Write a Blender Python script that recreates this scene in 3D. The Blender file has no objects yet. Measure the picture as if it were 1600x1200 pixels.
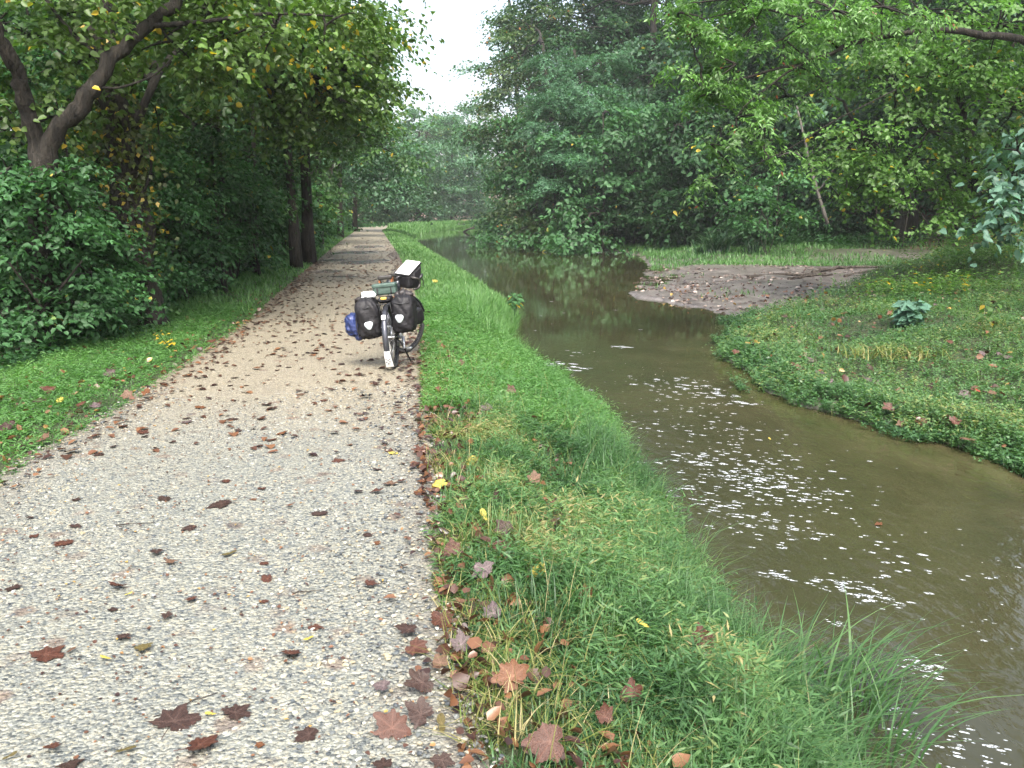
import bpy, math, random
import numpy as np
from mathutils import Matrix, Vector, Euler
RNG = np.random.default_rng(7)
random.seed(7)
SC = bpy.context.scene
COL = SC.collection
PI = math.pi
# ------------------------------------------------------------------ camera
CAM_H, F_PX, HORIZON = 1.72, 1383.0, 330.0
PITCH = math.atan((600 - HORIZON) / F_PX)
cd = bpy.data.cameras.new('camera'); cam = bpy.data.objects.new('camera', cd); COL.objects.link(cam)
cam.location = (0, 0, CAM_H); cam.rotation_euler = (PI / 2 - PITCH, 0, 0)
cd.sensor_fit = 'HORIZONTAL'; cd.sensor_width = 36; cd.lens = 36 * F_PX / 1600
cd.clip_start = 0.05; cd.clip_end = 3000
SC.camera = cam
_cp, _sp = math.cos(PITCH), math.sin(PITCH)
def ray(px, py):
    u = (np.asarray(px, float) - 800) / F_PX; v = (600 - np.asarray(py, float)) / F_PX
    return u, _cp + v * _sp, -_sp + v * _cp
def at(px, py, d):
    """world point seen at photo pixel (px, py), d metres ahead"""
    a, b, c = ray(px, py); k = d / b
    return np.array([a * k, d, CAM_H + c * k])
def gnd(px, py, z=0.0):
    a, b, c = ray(px, py); k = (z - CAM_H) / c
    return np.array([a * k, b * k, z])
# ------------------------------------------------------------------ mesh helpers
class G:
    def __init__(s): s.V = []; s.F = []; s.T = []; s.n = 0
    def add(s, V, F, t=0.5):
        V = np.asarray(V, float).reshape(-1, 3)
        if len(V) == 0: return
        for f in (F if isinstance(F, list) else [F]):
            f = np.asarray(f, np.int64)
            if len(f): s.F.append(f + s.n)
        s.V.append(V); s.T.append(np.broadcast_to(np.asarray(t, float), (len(V),)) if np.ndim(t) < 1 or len(np.atleast_1d(t)) == len(V) else np.full(len(V), .5))
        s.n += len(V)
    def mesh(s, name, mat, smooth=True, off=(0, 0, 0)):
        V = np.concatenate(s.V) - np.asarray(off, float); T = np.concatenate(s.T)
        me = bpy.data.meshes.new(name)
        loops = np.concatenate([f.ravel() for f in s.F])
        sizes = np.concatenate([np.full(len(f), f.shape[1]) for f in s.F])
        starts = np.concatenate([[0], np.cumsum(sizes)[:-1]])
        me.vertices.add(len(V)); me.vertices.foreach_set('co', V.astype(np.float32).ravel())
        me.loops.add(len(loops)); me.loops.foreach_set('vertex_index', loops.astype(np.int32))
        me.polygons.add(len(sizes)); me.polygons.foreach_set('loop_start', starts.astype(np.int32))
        me.polygons.foreach_set('use_smooth', np.full(len(sizes), bool(smooth)))
        a = me.attributes.new('tint', 'FLOAT', 'POINT'); a.data.foreach_set('value', T.astype(np.float32))
        me.update(calc_edges=True)
        if mat: me.materials.append(mat)
        return me
    # shapes
    def tube(s, pts, rad, n=8, t=0.5, cap=True, closed=False):
        P = np.asarray(pts, float); m = len(P); R = np.broadcast_to(np.asarray(rad, float), (m,))
        if closed: T = np.roll(P, -1, 0) - np.roll(P, 1, 0)
        else: T = np.gradient(P, axis=0)
        T /= np.linalg.norm(T, axis=1)[:, None] + 1e-9
        ref = np.array([0, 0, 1.]) if abs(T[:, 2]).mean() < .8 else np.array([1., 0, 0])
        A = np.cross(T, ref); A /= np.linalg.norm(A, axis=1)[:, None] + 1e-9
        B = np.cross(T, A)
        th = np.arange(n) * 2 * PI / n
        V = P[:, None] + R[:, None, None] * (A[:, None] * np.cos(th)[None, :, None] + B[:, None] * np.sin(th)[None, :, None])
        i = np.arange(m if closed else m - 1)[:, None]; j = np.arange(n)[None]
        i2 = (i + 1) % m
        F = np.stack([i * n + j, i * n + (j + 1) % n, i2 * n + (j + 1) % n, i2 * n + j], -1).reshape(-1, 4)
        fs = [F]
        if cap and not closed: fs += [np.arange(n)[None, ::-1], (m - 1) * n + np.arange(n)[None]]
        s.add(V.reshape(-1, 3), fs, t)
    def ring(s, c, R, r, axis='x', n=48, k=8, t=.5, a0=0, a1=2 * PI):
        full = abs(a1 - a0 - 2 * PI) < 1e-6
        th = np.linspace(a0, a1, n, endpoint=not full)
        z = np.zeros_like(th)
        P = {'x': np.stack([z, R * np.cos(th), R * np.sin(th)], 1), 'z': np.stack([R * np.cos(th), R * np.sin(th), z], 1)}[axis] + np.asarray(c)
        s.tube(P, r, k, t, closed=full)
    def box(s, c, size, M=None, t=.5):
        x, y, z = np.asarray(size) / 2
        V = np.array([[-x, -y, -z], [x, -y, -z], [x, y, -z], [-x, y, -z], [-x, -y, z], [x, -y, z], [x, y, z], [-x, y, z]])
        if M is not None: V = V @ np.asarray(M).T
        s.add(V + np.asarray(c), np.array([[0, 3, 2, 1], [4, 5, 6, 7], [0, 1, 5, 4], [1, 2, 6, 5], [2, 3, 7, 6], [3, 0, 4, 7]]), t)
    def rbox(s, c, size, rnd=.3, n=9, M=None, warp=None, t=.5):
        """rounded box (cube sphere blend); warp(V in -1..1) -> V lets a bag taper or sag"""
        g = np.linspace(-1, 1, n); U, W = np.meshgrid(g, g, indexing='ij'); o = np.ones_like(U)
        base = np.arange(n * n).reshape(n, n)
        q = np.stack([base[:-1, :-1], base[1:, :-1], base[1:, 1:], base[:-1, 1:]], -1).reshape(-1, 4)
        Vs, Fs, k = [], [], 0
        for a, b, cc, fl in ((o, U, W, 0), (-o, U, W, 1), (U, o, W, 1), (U, -o, W, 0), (U, W, o, 0), (U, W, -o, 1)):
            V = np.stack([a, b, cc], -1).reshape(-1, 3); Vs.append(V); Fs.append((q[:, ::-1] if fl else q) + k); k += n * n
        V = np.concatenate(Vs)
        hs = np.asarray(size) / 2; r = rnd * hs.min()
        inner = np.clip(V * hs, -(hs - r), hs - r); dlt = V * hs - inner
        ln = np.linalg.norm(dlt, axis=1)[:, None]; V2 = inner + np.where(ln > 1e-9, dlt / np.maximum(ln, 1e-9) * r, 0)
        key = np.round(V2 / hs.max() * 2e4).astype(np.int64)
        _, idx, inv = np.unique(key, axis=0, return_index=True, return_inverse=True)
        inv = inv.ravel()
        V2 = V2[idx]; F = inv[np.concatenate(Fs)]
        if warp is not None: V2 = warp(V2 / hs) * hs
        if M is not None: V2 = V2 @ np.asarray(M).T
        keep = np.array([len(set(f)) == 4 for f in F.tolist()])
        s.add(V2 + np.asarray(c), F[keep], t)
def unit(v): return v / (np.linalg.norm(v, axis=-1, keepdims=True) + 1e-9)
def link(o, parent=None):
    COL.objects.link(o)
    if parent is not None: o.parent = parent
    return o
def tag(o, label=None, cat=None, group=None, kind=None):
    for k, v in (('label', label), ('category', cat), ('group', group), ('kind', kind)):
        if v: o[k] = v
    return o
def obj(name, g, mat, parent=None, smooth=True, off=(0, 0, 0), **tags):
    me = g if isinstance(g, bpy.types.Mesh) else g.mesh(name, mat, smooth, off)
    o = bpy.data.objects.new(name, me); link(o, parent)
    return tag(o, **tags)
def empty(name, loc=(0, 0, 0), rot=(0, 0, 0), **tags):
    o = bpy.data.objects.new(name, None); o.location = loc; o.rotation_euler = rot; o.empty_display_size = .2
    link(o); return tag(o, **tags)
def copy_tree(o, parent=None):
    c = o.copy(); COL.objects.link(c); c.parent = parent
    for ch in list(o.children): copy_tree(ch, c)
    return c
# leaves: one folded four-corner leaf per entry
def leaves(g, P, D, N, L, W, t, fold=.18, wide=.42):
    D = unit(D); S = unit(np.cross(D, N)); N = np.cross(S, D)
    L = np.broadcast_to(L, (len(P),))[:, None]; W = np.broadcast_to(W, (len(P),))[:, None]
    V = np.stack([P, P + D * L * wide + S * W * .5 + N * W * fold, P + D * L - N * L * .12, P + D * L * wide - S * W * .5 + N * W * fold], 1)
    F = np.arange(len(P) * 4).reshape(-1, 4)
    g.add(V.reshape(-1, 3), F, np.repeat(t, 4))
def leaves6(g, P, D, N, L, W, t, fold=.18):
    """rounder leaf for plants close to the camera: two halves folded along the midrib, tip drooping"""
    D = unit(D); S = unit(np.cross(D, N)); N = np.cross(S, D)
    L = np.broadcast_to(L, (len(P),))[:, None]; W = np.broadcast_to(W, (len(P),))[:, None]
    V = np.stack([P, P + D * L * .24 + S * W * .44 + N * W * fold, P + D * L * .62 + S * W * .40 + N * (W * fold - L * .05), P + D * L - N * L * .16,
                  P + D * L * .62 - S * W * .40 + N * (W * fold - L * .05), P + D * L * .24 - S * W * .44 + N * W * fold], 1)
    b = (np.arange(len(P)) * 6)[:, None]
    g.add(V.reshape(-1, 3), np.concatenate([b + np.array([0, 1, 2, 3]), b + np.array([0, 3, 4, 5])]), np.repeat(t, 6))
def blades(g, P, D, H, W, t, bend=.5, seg=3):
    """grass blades rising from P, leaning along D (horizontal), height H, base width W"""
    n = len(P); S = np.stack([-D[:, 1], D[:, 0], np.zeros(n)], 1)
    H = np.broadcast_to(H, (n,))[:, None]; W = np.broadcast_to(W, (n,))[:, None]; bend = np.broadcast_to(bend, (n,))[:, None]
    rows = []
    for k in range(seg + 1):
        f = k / seg
        c = P + np.array([0, 0, 1.]) * H * (f - .35 * bend * f ** 2.2) + D * H * bend * f ** 1.8
        w = W * (1 - f ** 1.6) * .5 if k < seg else W * .02
        rows += [c - S * w, c + S * w]
    V = np.stack(rows, 1); m = 2 * (seg + 1)
    b = (np.arange(n) * m)[:, None]
    F = np.concatenate([np.stack([b + 2 * k, b + 2 * k + 1, b + 2 * k + 3, b + 2 * k + 2], -1).reshape(-1, 4) for k in range(seg)])
    g.add(V.reshape(-1, 3), F, np.repeat(t, m))
def hdir(n, rng=RNG):
    a = rng.uniform(0, 2 * PI, n); return np.stack([np.cos(a), np.sin(a), np.zeros(n)], 1)
# cheap value noise for terrain
_NT = np.random.default_rng(3).random((64, 64))
def noise(x, y, s):
    x = np.asarray(x) / s + 100.3; y = np.asarray(y) / s + 57.1
    i = np.floor(x).astype(int); j = np.floor(y).astype(int); fx = x - i; fy = y - j
    fx = fx * fx * (3 - 2 * fx); fy = fy * fy * (3 - 2 * fy)
    n = lambda a, b: _NT[a % 64, b % 64]
    return (n(i, j) * (1 - fx) + n(i + 1, j) * fx) * (1 - fy) + (n(i, j + 1) * (1 - fx) + n(i + 1, j + 1) * fx) * fy - .5
def sstep(a, b, x):
    t = np.clip((x - a) / (b - a), 0, 1); return t * t * (3 - 2 * t)
# ------------------------------------------------------------------ materials
def new_mat(name):
    m = bpy.data.materials.new(name); m.use_nodes = True; nt = m.node_tree; nt.nodes.clear()
    out = nt.nodes.new('ShaderNodeOutputMaterial')
    return m, nt, out
def N(nt, typ, **kw):
    n = nt.nodes.new(typ)
    for k, v in kw.items():
        if k.startswith('i_'): n.inputs[k[2:].replace('_', ' ')].default_value = v
        else: setattr(n, k, v)
    return n
def ramp(nt, stops, fac=None, interp='LINEAR'):
    r = nt.nodes.new('ShaderNodeValToRGB'); e = r.color_ramp; e.interpolation = interp
    while len(e.elements) < len(stops): e.elements.new(.5)
    for el, (p, c) in zip(e.elements, stops): el.position = p; el.color = (*c, 1) if len(c) == 3 else c
    if fac is not None: nt.links.new(fac, r.inputs['Fac'])
    return r
def leaf_mat(name, stops, trans=.35, rough=.42, spec=.4, tmul=(1.2, 1.5, .6)):
    m, nt, out = new_mat(name); L = nt.links.new
    a = N(nt, 'ShaderNodeAttribute', attribute_name='tint')
    r = ramp(nt, stops, a.outputs['Fac'])
    p = N(nt, 'ShaderNodeBsdfPrincipled'); p.inputs['Roughness'].default_value = rough; p.inputs['Specular IOR Level'].default_value = spec
    L(r.outputs[0], p.inputs['Base Color'])
    tr = N(nt, 'ShaderNodeBsdfTranslucent')
    mul = N(nt, 'ShaderNodeMix', data_type='RGBA', blend_type='MULTIPLY'); mul.inputs['Factor'].default_value = 1
    L(r.outputs[0], mul.inputs[6]); mul.inputs[7].default_value = (*tmul, 1)
    L(mul.outputs[2], tr.inputs['Color'])
    mx = N(nt, 'ShaderNodeMixShader'); mx.inputs[0].default_value = trans
    L(p.outputs[0], mx.inputs[1]); L(tr.outputs[0], mx.inputs[2]); L(mx.outputs[0], out.inputs[0])
    return m
def plain(name, col, rough=.5, metal=0, spec=.5, var=.12, scale=30, bump=.0, bscale=60, coat=0):
    """painted / fabric / metal surface with a little procedural unevenness"""
    m, nt, out = new_mat(name); L = nt.links.new
    tc = N(nt, 'ShaderNodeTexCoord'); nz = N(nt, 'ShaderNodeTexNoise'); nz.inputs['Scale'].default_value = scale; nz.inputs['Detail'].default_value = 3
    L(tc.outputs['Object'], nz.inputs['Vector'])
    r = ramp(nt, [(.3, [c * (1 - var) for c in col]), (.7, [min(1, c * (1 + var)) for c in col])], nz.outputs['Fac'])
    p = N(nt, 'ShaderNodeBsdfPrincipled'); p.inputs['Roughness'].default_value = rough; p.inputs['Metallic'].default_value = metal
    p.inputs['Specular IOR Level'].default_value = spec; p.inputs['Coat Weight'].default_value = coat
    L(r.outputs[0], p.inputs['Base Color'])
    if bump:
        n2 = N(nt, 'ShaderNodeTexNoise'); n2.inputs['Scale'].default_value = bscale; L(tc.outputs['Object'], n2.inputs['Vector'])
        b = N(nt, 'ShaderNodeBump'); b.inputs['Strength'].default_value = bump; b.inputs['Distance'].default_value = .01
        L(n2.outputs['Fac'], b.inputs['Height']); L(b.outputs[0], p.inputs['Normal'])
    L(p.outputs[0], out.inputs[0]); return m
def bark_mat(name, c0, c1, sc=9):
    m, nt, out = new_mat(name); L = nt.links.new
    tc = N(nt, 'ShaderNodeTexCoord'); mp = N(nt, 'ShaderNodeMapping'); mp.inputs['Scale'].default_value = (1, 1, .22)
    L(tc.outputs['Object'], mp.inputs['Vector'])
    nz = N(nt, 'ShaderNodeTexNoise'); nz.inputs['Scale'].default_value = sc; nz.inputs['Detail'].default_value = 5; nz.inputs['Roughness'].default_value = .7
    L(mp.outputs[0], nz.inputs['Vector'])
    r = ramp(nt, [(.36, c0), (.66, c1)], nz.outputs['Fac'])
    p = N(nt, 'ShaderNodeBsdfPrincipled'); p.inputs['Roughness'].default_value = .85; p.inputs['Specular IOR Level'].default_value = .25
    b = N(nt, 'ShaderNodeBump'); b.inputs['Strength'].default_value = 1; b.inputs['Distance'].default_value = .09
    L(nz.outputs['Fac'], b.inputs['Height']); L(b.outputs[0], p.inputs['Normal']); L(r.outputs[0], p.inputs['Base Color'])
    L(p.outputs[0], out.inputs[0]); return m
YEL = (.42, .30, .03)
def fol(c, var=.5, yel=.0, ycol=YEL):
    d = [x * (1 - var) for x in c]; l = [x * (1 + var) for x in c]
    st = [(0, d), (.55, c), (.93 - yel, l)]
    if yel > 0: st += [(1 - yel, [x * 1.1 for x in l]), (min(.999, 1.01 - yel), ycol)]
    return st
M_ = {
 'maple': leaf_mat('maple_leaf', fol((.058, .122, .036), .5, .03)),
 'maple_yellow': leaf_mat('yellowing_leaf', fol((.072, .128, .028), .5, .05)),
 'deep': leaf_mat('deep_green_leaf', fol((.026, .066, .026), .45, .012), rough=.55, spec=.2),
 'under': leaf_mat('understory_leaf', fol((.042, .108, .040), .5, .012), rough=.5, spec=.25),
 'light': leaf_mat('light_green_leaf', fol((.086, .168, .044), .55, .03), .42),
 'walnut': leaf_mat('feather_leaf', fol((.084, .170, .048), .6, .02, (.16, .045, .02)), .42),
 'locust': leaf_mat('blue_green_leaf', fol((.050, .118, .062), .5), .35, .5, .25),
 'olive': leaf_mat('olive_leaf', fol((.056, .092, .032), .55, .03, (.22, .10, .03))),
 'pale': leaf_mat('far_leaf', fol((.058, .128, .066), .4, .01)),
 'blue': leaf_mat('broad_blue_leaf', fol((.060, .125, .085), .5), .2, .5, .3),
 'ivy': leaf_mat('ivy_leaf', fol((.05, .07, .012), .5, .22, (.34, .24, .03))),
 'grass': leaf_mat('grass_blade', [(0, (.028, .070, .026)), (.45, (.066, .148, .052)), (.78, (.115, .205, .075)), (.88, (.17, .205, .07)), (1, (.29, .25, .12))], .4, .45, .4),
 'grass_bright': leaf_mat('bright_grass_blade', [(0, (.040, .098, .030)), (.5, (.086, .195, .058)), (.95, (.145, .26, .085)), (1, (.2, .2, .08))], .4, .45, .4),
 'straw': leaf_mat('straw_blade', [(0, (.07, .12, .025)), (.4, (.14, .17, .04)), (.75, (.26, .235, .10)), (1, (.36, .31, .18))], .35, .6, .25, (1.1, 1.1, .7)),
 'cover': leaf_mat('ground_cover_leaf', [(0, (.026, .066, .026)), (.45, (.058, .132, .048)), (.8, (.10, .180, .066)), (.93, (.17, .21, .07)), (1, (.22, .21, .08))], .35, .38, .5),
 'iris': leaf_mat('strap_leaf', [(0, (.015, .045, .02)), (.6, (.035, .085, .04)), (1, (.10, .16, .08))], .25, .35, .5),
 'bark': bark_mat('dark_bark', (.006, .0055, .0045), (.036, .031, .024), 14),
 'bark_grey': bark_mat('grey_bark', (.035, .032, .028), (.13, .12, .105)),
 'snag': bark_mat('bleached_wood', (.04, .036, .032), (.17, .16, .145), 5),
 'deadwood': bark_mat('wet_dead_wood', (.02, .015, .012), (.10, .085, .07), 14),
 'litter': leaf_mat('litter_leaf', [(0, (.022, .010, .008)), (.35, (.06, .028, .017)), (.6, (.12, .055, .028)), (.85, (.17, .085, .04)), (1, (.30, .21, .05))], .15, .35, .5, (1.2, .9, .6)),
 'mudleaf': leaf_mat('bleached_litter_leaf', [(0, (.03, .02, .016)), (.4, (.12, .085, .07)), (.8, (.30, .24, .20)), (1, (.45, .38, .33))], .15, .3, .6, (1, .9, .8)),
}
# fallen leaf colours (each its own material)
def dead_leaf(name, c, c2, rough=.35):
    k = .31 if 'yellow' not in name and 'scarlet' not in name else .6; c = [x * k for x in c]; c2 = [x * k for x in c2]
    m, nt, out = new_mat(name); L = nt.links.new
    tc = N(nt, 'ShaderNodeTexCoord'); nz = N(nt, 'ShaderNodeTexNoise'); nz.inputs['Scale'].default_value = 22; nz.inputs['Detail'].default_value = 4
    oi = N(nt, 'ShaderNodeObjectInfo'); ad = N(nt, 'ShaderNodeVectorMath', operation='ADD')
    L(tc.outputs['Object'], ad.inputs[0]); L(oi.outputs['Random'], ad.inputs[1]); L(ad.outputs[0], nz.inputs['Vector'])
    r = ramp(nt, [(.32, c), (.68, c2)], nz.outputs['Fac'])
    v = N(nt, 'ShaderNodeAttribute', attribute_name='tint')   # veins
    mx = N(nt, 'ShaderNodeMix', data_type='RGBA'); L(v.outputs['Fac'], mx.inputs[0]); L(r.outputs[0], mx.inputs[6]); mx.inputs[7].default_value = (*[min(1, x * 1.4 + .012) for x in c2], 1)
    p = N(nt, 'ShaderNodeBsdfPrincipled'); p.inputs['Roughness'].default_value = rough + .08; p.inputs['Specular IOR Level'].default_value = .32
    L(mx.outputs[2], p.inputs['Base Color'])
    b = N(nt, 'ShaderNodeBump'); b.inputs['Strength'].default_value = .5; b.inputs['Distance'].default_value = .006
    L(nz.outputs['Fac'], b.inputs['Height']); L(b.outputs[0], p.inputs['Normal'])
    L(p.outputs[0], out.inputs[0]); return m
DL = {
 'reddish brown': dead_leaf('red_brown_leaf', (.11, .038, .022), (.20, .075, .04)),
 'dark brown': dead_leaf('dark_brown_leaf', (.055, .028, .02), (.125, .066, .046)),
 'tan': dead_leaf('tan_leaf', (.20, .11, .06), (.30, .17, .10), .45),
 'orange brown': dead_leaf('orange_brown_leaf', (.22, .075, .02), (.32, .13, .05)),
 'yellow': dead_leaf('yellow_leaf', (.42, .33, .04), (.55, .46, .10), .5),
 'olive yellow': dead_leaf('olive_leaf_dead', (.16, .13, .03), (.26, .20, .06), .45),
 'purplish grey': dead_leaf('grey_leaf', (.12, .085, .085), (.30, .22, .215), .3),
 'bright red': dead_leaf('scarlet_leaf', (.45, .03, .02), (.55, .06, .04), .4),
}
# ground: soil / litter / mud by vertex masks
def ground_mat():
    m, nt, out = new_mat('forest_soil'); L = nt.links.new
    g = N(nt, 'ShaderNodeNewGeometry')
    def nz(s, d=5, r=.6):
        n = N(nt, 'ShaderNodeTexNoise'); n.inputs['Scale'].default_value = s; n.inputs['Detail'].default_value = d; n.inputs['Roughness'].default_value = r
        L(g.outputs['Position'], n.inputs['Vector']); return n.outputs['Fac']
    fine, mid, big = nz(26), nz(4), nz(.35)
    vo = N(nt, 'ShaderNodeTexVoronoi'); vo.inputs['Scale'].default_value = 11; L(g.outputs['Position'], vo.inputs['Vector'])
    soil = ramp(nt, [(.3, (.022, .016, .010)), (.5, (.05, .036, .02)), (.7, (.10, .068, .04))], fine)
    litter = ramp(nt, [(0, (.03, .018, .012)), (.35, (.09, .05, .03)), (.65, (.16, .10, .06)), (1, (.24, .17, .11))], vo.outputs['Color'])
    soilg = ramp(nt, [(.35, (.018, .028, .010)), (.6, (.035, .045, .016)), (.75, (.07, .055, .03))], mid)
    mud = ramp(nt, [(.30, (0.030, 0.026, 0.023)), (.42, (0.085, 0.074, 0.067)), (.58, (0.149, 0.132, 0.120)), (.75, (0.221, 0.200, 0.185))], nz(1.9, 8, .7))
    def mix(f, a, b):
        x = N(nt, 'ShaderNodeMix', data_type='RGBA'); L(f, x.inputs[0]); L(a, x.inputs[6]); L(b, x.inputs[7]); return x.outputs[2]
    def att(n): return N(nt, 'ShaderNodeAttribute', attribute_name=n).outputs['Fac']
    bm = ramp(nt, [(.42, (0, 0, 0)), (.58, (1, 1, 1))], big)
    c = mix(bm.outputs[0], soil.outputs[0], litter.outputs[0])
    c = mix(att('grassy'), c, soilg.outputs[0]); c = mix(att('mud'), c, mud.outputs[0])
    p = N(nt, 'ShaderNodeBsdfPrincipled'); L(c, p.inputs['Base Color']); p.inputs['Specular IOR Level'].default_value = .4
    rr = N(nt, 'ShaderNodeMapRange'); L(att('mud'), rr.inputs[0]); rr.inputs[3].default_value = .8; rr.inputs[4].default_value = .28; L(rr.outputs[0], p.inputs['Roughness'])
    b = N(nt, 'ShaderNodeBump'); b.inputs['Strength'].default_value = .8; b.inputs['Distance'].default_value = .03; L(fine, b.inputs['Height'])
    L(b.outputs[0], p.inputs['Normal']); L(p.outputs[0], out.inputs[0]); return m
def path_mat():
    m, nt, out = new_mat('crushed_gravel'); L = nt.links.new
    g = N(nt, 'ShaderNodeNewGeometry'); pos = g.outputs['Position']
    def vor(s):
        v = N(nt, 'ShaderNodeTexVoronoi'); v.inputs['Scale'].default_value = s; L(pos, v.inputs['Vector']); return v
    def nz(s, d=4, r=.6):
        n = N(nt, 'ShaderNodeTexNoise'); n.inputs['Scale'].default_value = s; n.inputs['Detail'].default_value = d; n.inputs['Roughness'].default_value = r
        L(pos, n.inputs['Vector']); return n.outputs['Fac']
    def mix(f, a, b, bt='MIX'):
        x = N(nt, 'ShaderNodeMix', data_type='RGBA', blend_type=bt)
        if isinstance(f, float): x.inputs[0].default_value = f
        else: L(f, x.inputs[0])
        L(a, x.inputs[6]); L(b, x.inputs[7]); return x.outputs[2]
    v1, v2 = vor(95), vor(48)
    sp = N(nt, 'ShaderNodeSeparateColor'); L(v1.outputs['Color'], sp.inputs[0])
    sp2 = N(nt, 'ShaderNodeSeparateColor'); L(v2.outputs['Color'], sp2.inputs[0])
    grey = [(0, (0.031, 0.039, 0.040)), (.18, (0.069, 0.077, 0.077)), (.4, (0.133, 0.142, 0.126)), (.62, (0.179, 0.184, 0.155)), (.8, (0.214, 0.201, 0.145)), (1, (0.257, 0.265, 0.231))]
    warm = [(0, (0.067, 0.057, 0.042)), (.25, (0.142, 0.124, 0.085)), (.55, (0.198, 0.174, 0.119)), (.8, (0.237, 0.209, 0.150)), (1, (0.285, 0.272, 0.230))]
    cg = mix(.35, ramp(nt, grey, sp.outputs[0]).outputs[0], ramp(nt, grey, sp2.outputs[1]).outputs[0])
    cw = mix(.35, ramp(nt, warm, sp.outputs[0]).outputs[0], ramp(nt, warm, sp2.outputs[1]).outputs[0])
    # stone colour shifts from grey on the near stretch to buff farther on
    sx = N(nt, 'ShaderNodeSeparateXYZ'); L(pos, sx.inputs[0])
    add = N(nt, 'ShaderNodeMath', operation='ADD'); L(sx.outputs['Y'], add.inputs[0])
    nn = N(nt, 'ShaderNodeMath', operation='MULTIPLY'); L(nz(.7), nn.inputs[0]); nn.inputs[1].default_value = 3.0; L(nn.outputs[0], add.inputs[1])
    mr = N(nt, 'ShaderNodeMapRange', interpolation_type='SMOOTHSTEP'); L(add.outputs[0], mr.inputs[0]); mr.inputs[1].default_value = 6.8; mr.inputs[2].default_value = 10.5
    c = mix(mr.outputs[0], cg, cw)
    # trodden-in leaf dirt along the far stretch and at the edges
    far = N(nt, 'ShaderNodeMapRange'); L(sx.outputs['Y'], far.inputs[0]); far.inputs[1].default_value = 3; far.inputs[2].default_value = 13
    dn = ramp(nt, [(.5, (0, 0, 0)), (.66, (1, 1, 1))], nz(3.2, 6, .75))
    d1 = N(nt, 'ShaderNodeMath', operation='MULTIPLY'); L(dn.outputs[0], d1.inputs[0]); d1.inputs[1].default_value = .75
    ed = N(nt, 'ShaderNodeAttribute', attribute_name='edge')
    en = N(nt, 'ShaderNodeMath', operation='MULTIPLY'); L(ed.outputs['Fac'], en.inputs[0]); L(nz(7), en.inputs[1])
    e2 = N(nt, 'ShaderNodeMath', operation='MULTIPLY', use_clamp=True); L(en.outputs[0], e2.inputs[0]); e2.inputs[1].default_value = 1.2
    f2 = N(nt, 'ShaderNodeMath', operation='MULTIPLY'); L(far.outputs[0], f2.inputs[0]); f2.inputs[1].default_value = .38
    f3 = N(nt, 'ShaderNodeMath', operation='MULTIPLY'); L(d1.outputs[0], f3.inputs[0]); L(f2.outputs[0], f3.inputs[1])
    f4 = N(nt, 'ShaderNodeMath', operation='ADD', use_clamp=True); L(e2.outputs[0], f4.inputs[0]); L(f3.outputs[0], f4.inputs[1])
    dirt = ramp(nt, [(.35, (.07, .052, .038)), (.65, (.17, .135, .10))], nz(12))
    c = mix(f4.outputs[0], c, dirt.outputs[0])
    # damp brown prints left by rotted leaves
    dv = N(nt, 'ShaderNodeTexNoise'); dv.inputs['Scale'].default_value = 14; L(pos, dv.inputs['Vector'])
    ds = N(nt, 'ShaderNodeVectorMath', operation='SCALE'); ds.inputs['Scale'].default_value = .12; L(dv.outputs['Color'], ds.inputs[0])
    da = N(nt, 'ShaderNodeVectorMath', operation='ADD'); L(pos, da.inputs[0]); L(ds.outputs[0], da.inputs[1])
    vs = N(nt, 'ShaderNodeTexVoronoi', voronoi_dimensions='2D'); vs.inputs['Scale'].default_value = 3.4; L(da.outputs[0], vs.inputs['Vector'])
    sm = N(nt, 'ShaderNodeMapRange', interpolation_type='SMOOTHSTEP'); L(vs.outputs['Distance'], sm.inputs[0]); sm.inputs[1].default_value = .10; sm.inputs[2].default_value = .24; sm.inputs[3].default_value = 1; sm.inputs[4].default_value = 0
    sv = N(nt, 'ShaderNodeSeparateColor'); L(vs.outputs['Color'], sv.inputs[0])
    sr = N(nt, 'ShaderNodeMapRange'); L(sv.outputs[0], sr.inputs[0]); sr.inputs[1].default_value = .5; sr.inputs[2].default_value = 1; sr.inputs[4].default_value = .7
    sf = N(nt, 'ShaderNodeMath', operation='MULTIPLY'); L(sm.outputs[0], sf.inputs[0]); L(sr.outputs[0], sf.inputs[1])
    sc_ = ramp(nt, [(0, (.055, .036, .03)), (1, (.12, .07, .045))], sv.outputs[1])
    c = mix(sf.outputs[0], c, sc_.outputs[0])
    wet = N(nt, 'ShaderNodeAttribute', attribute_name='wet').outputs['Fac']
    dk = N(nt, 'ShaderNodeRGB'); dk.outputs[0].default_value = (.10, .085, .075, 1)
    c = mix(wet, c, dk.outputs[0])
    p = N(nt, 'ShaderNodeBsdfPrincipled'); L(c, p.inputs['Base Color'])
    rr = N(nt, 'ShaderNodeMapRange'); L(wet, rr.inputs[0]); rr.inputs[3].default_value = .62; rr.inputs[4].default_value = .12; L(rr.outputs[0], p.inputs['Roughness'])
    p.inputs['Specular IOR Level'].default_value = .45
    hh = N(nt, 'ShaderNodeMath', operation='MULTIPLY'); L(v2.outputs['Distance'], hh.inputs[0]); hh.inputs[1].default_value = -1
    b = N(nt, 'ShaderNodeBump'); b.inputs['Strength'].default_value = .9; b.inputs['Distance'].default_value = .012; L(hh.outputs[0], b.inputs['Height'])
    h2 = N(nt, 'ShaderNodeMath', operation='MULTIPLY'); L(v1.outputs['Distance'], h2.inputs[0]); h2.inputs[1].default_value = -1
    b2 = N(nt, 'ShaderNodeBump'); b2.inputs['Strength'].default_value = .7; b2.inputs['Distance'].default_value = .006; L(h2.outputs[0], b2.inputs['Height']); L(b.outputs[0], b2.inputs['Normal'])
    L(b2.outputs[0], p.inputs['Normal']); L(p.outputs[0], out.inputs[0]); return m
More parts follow.
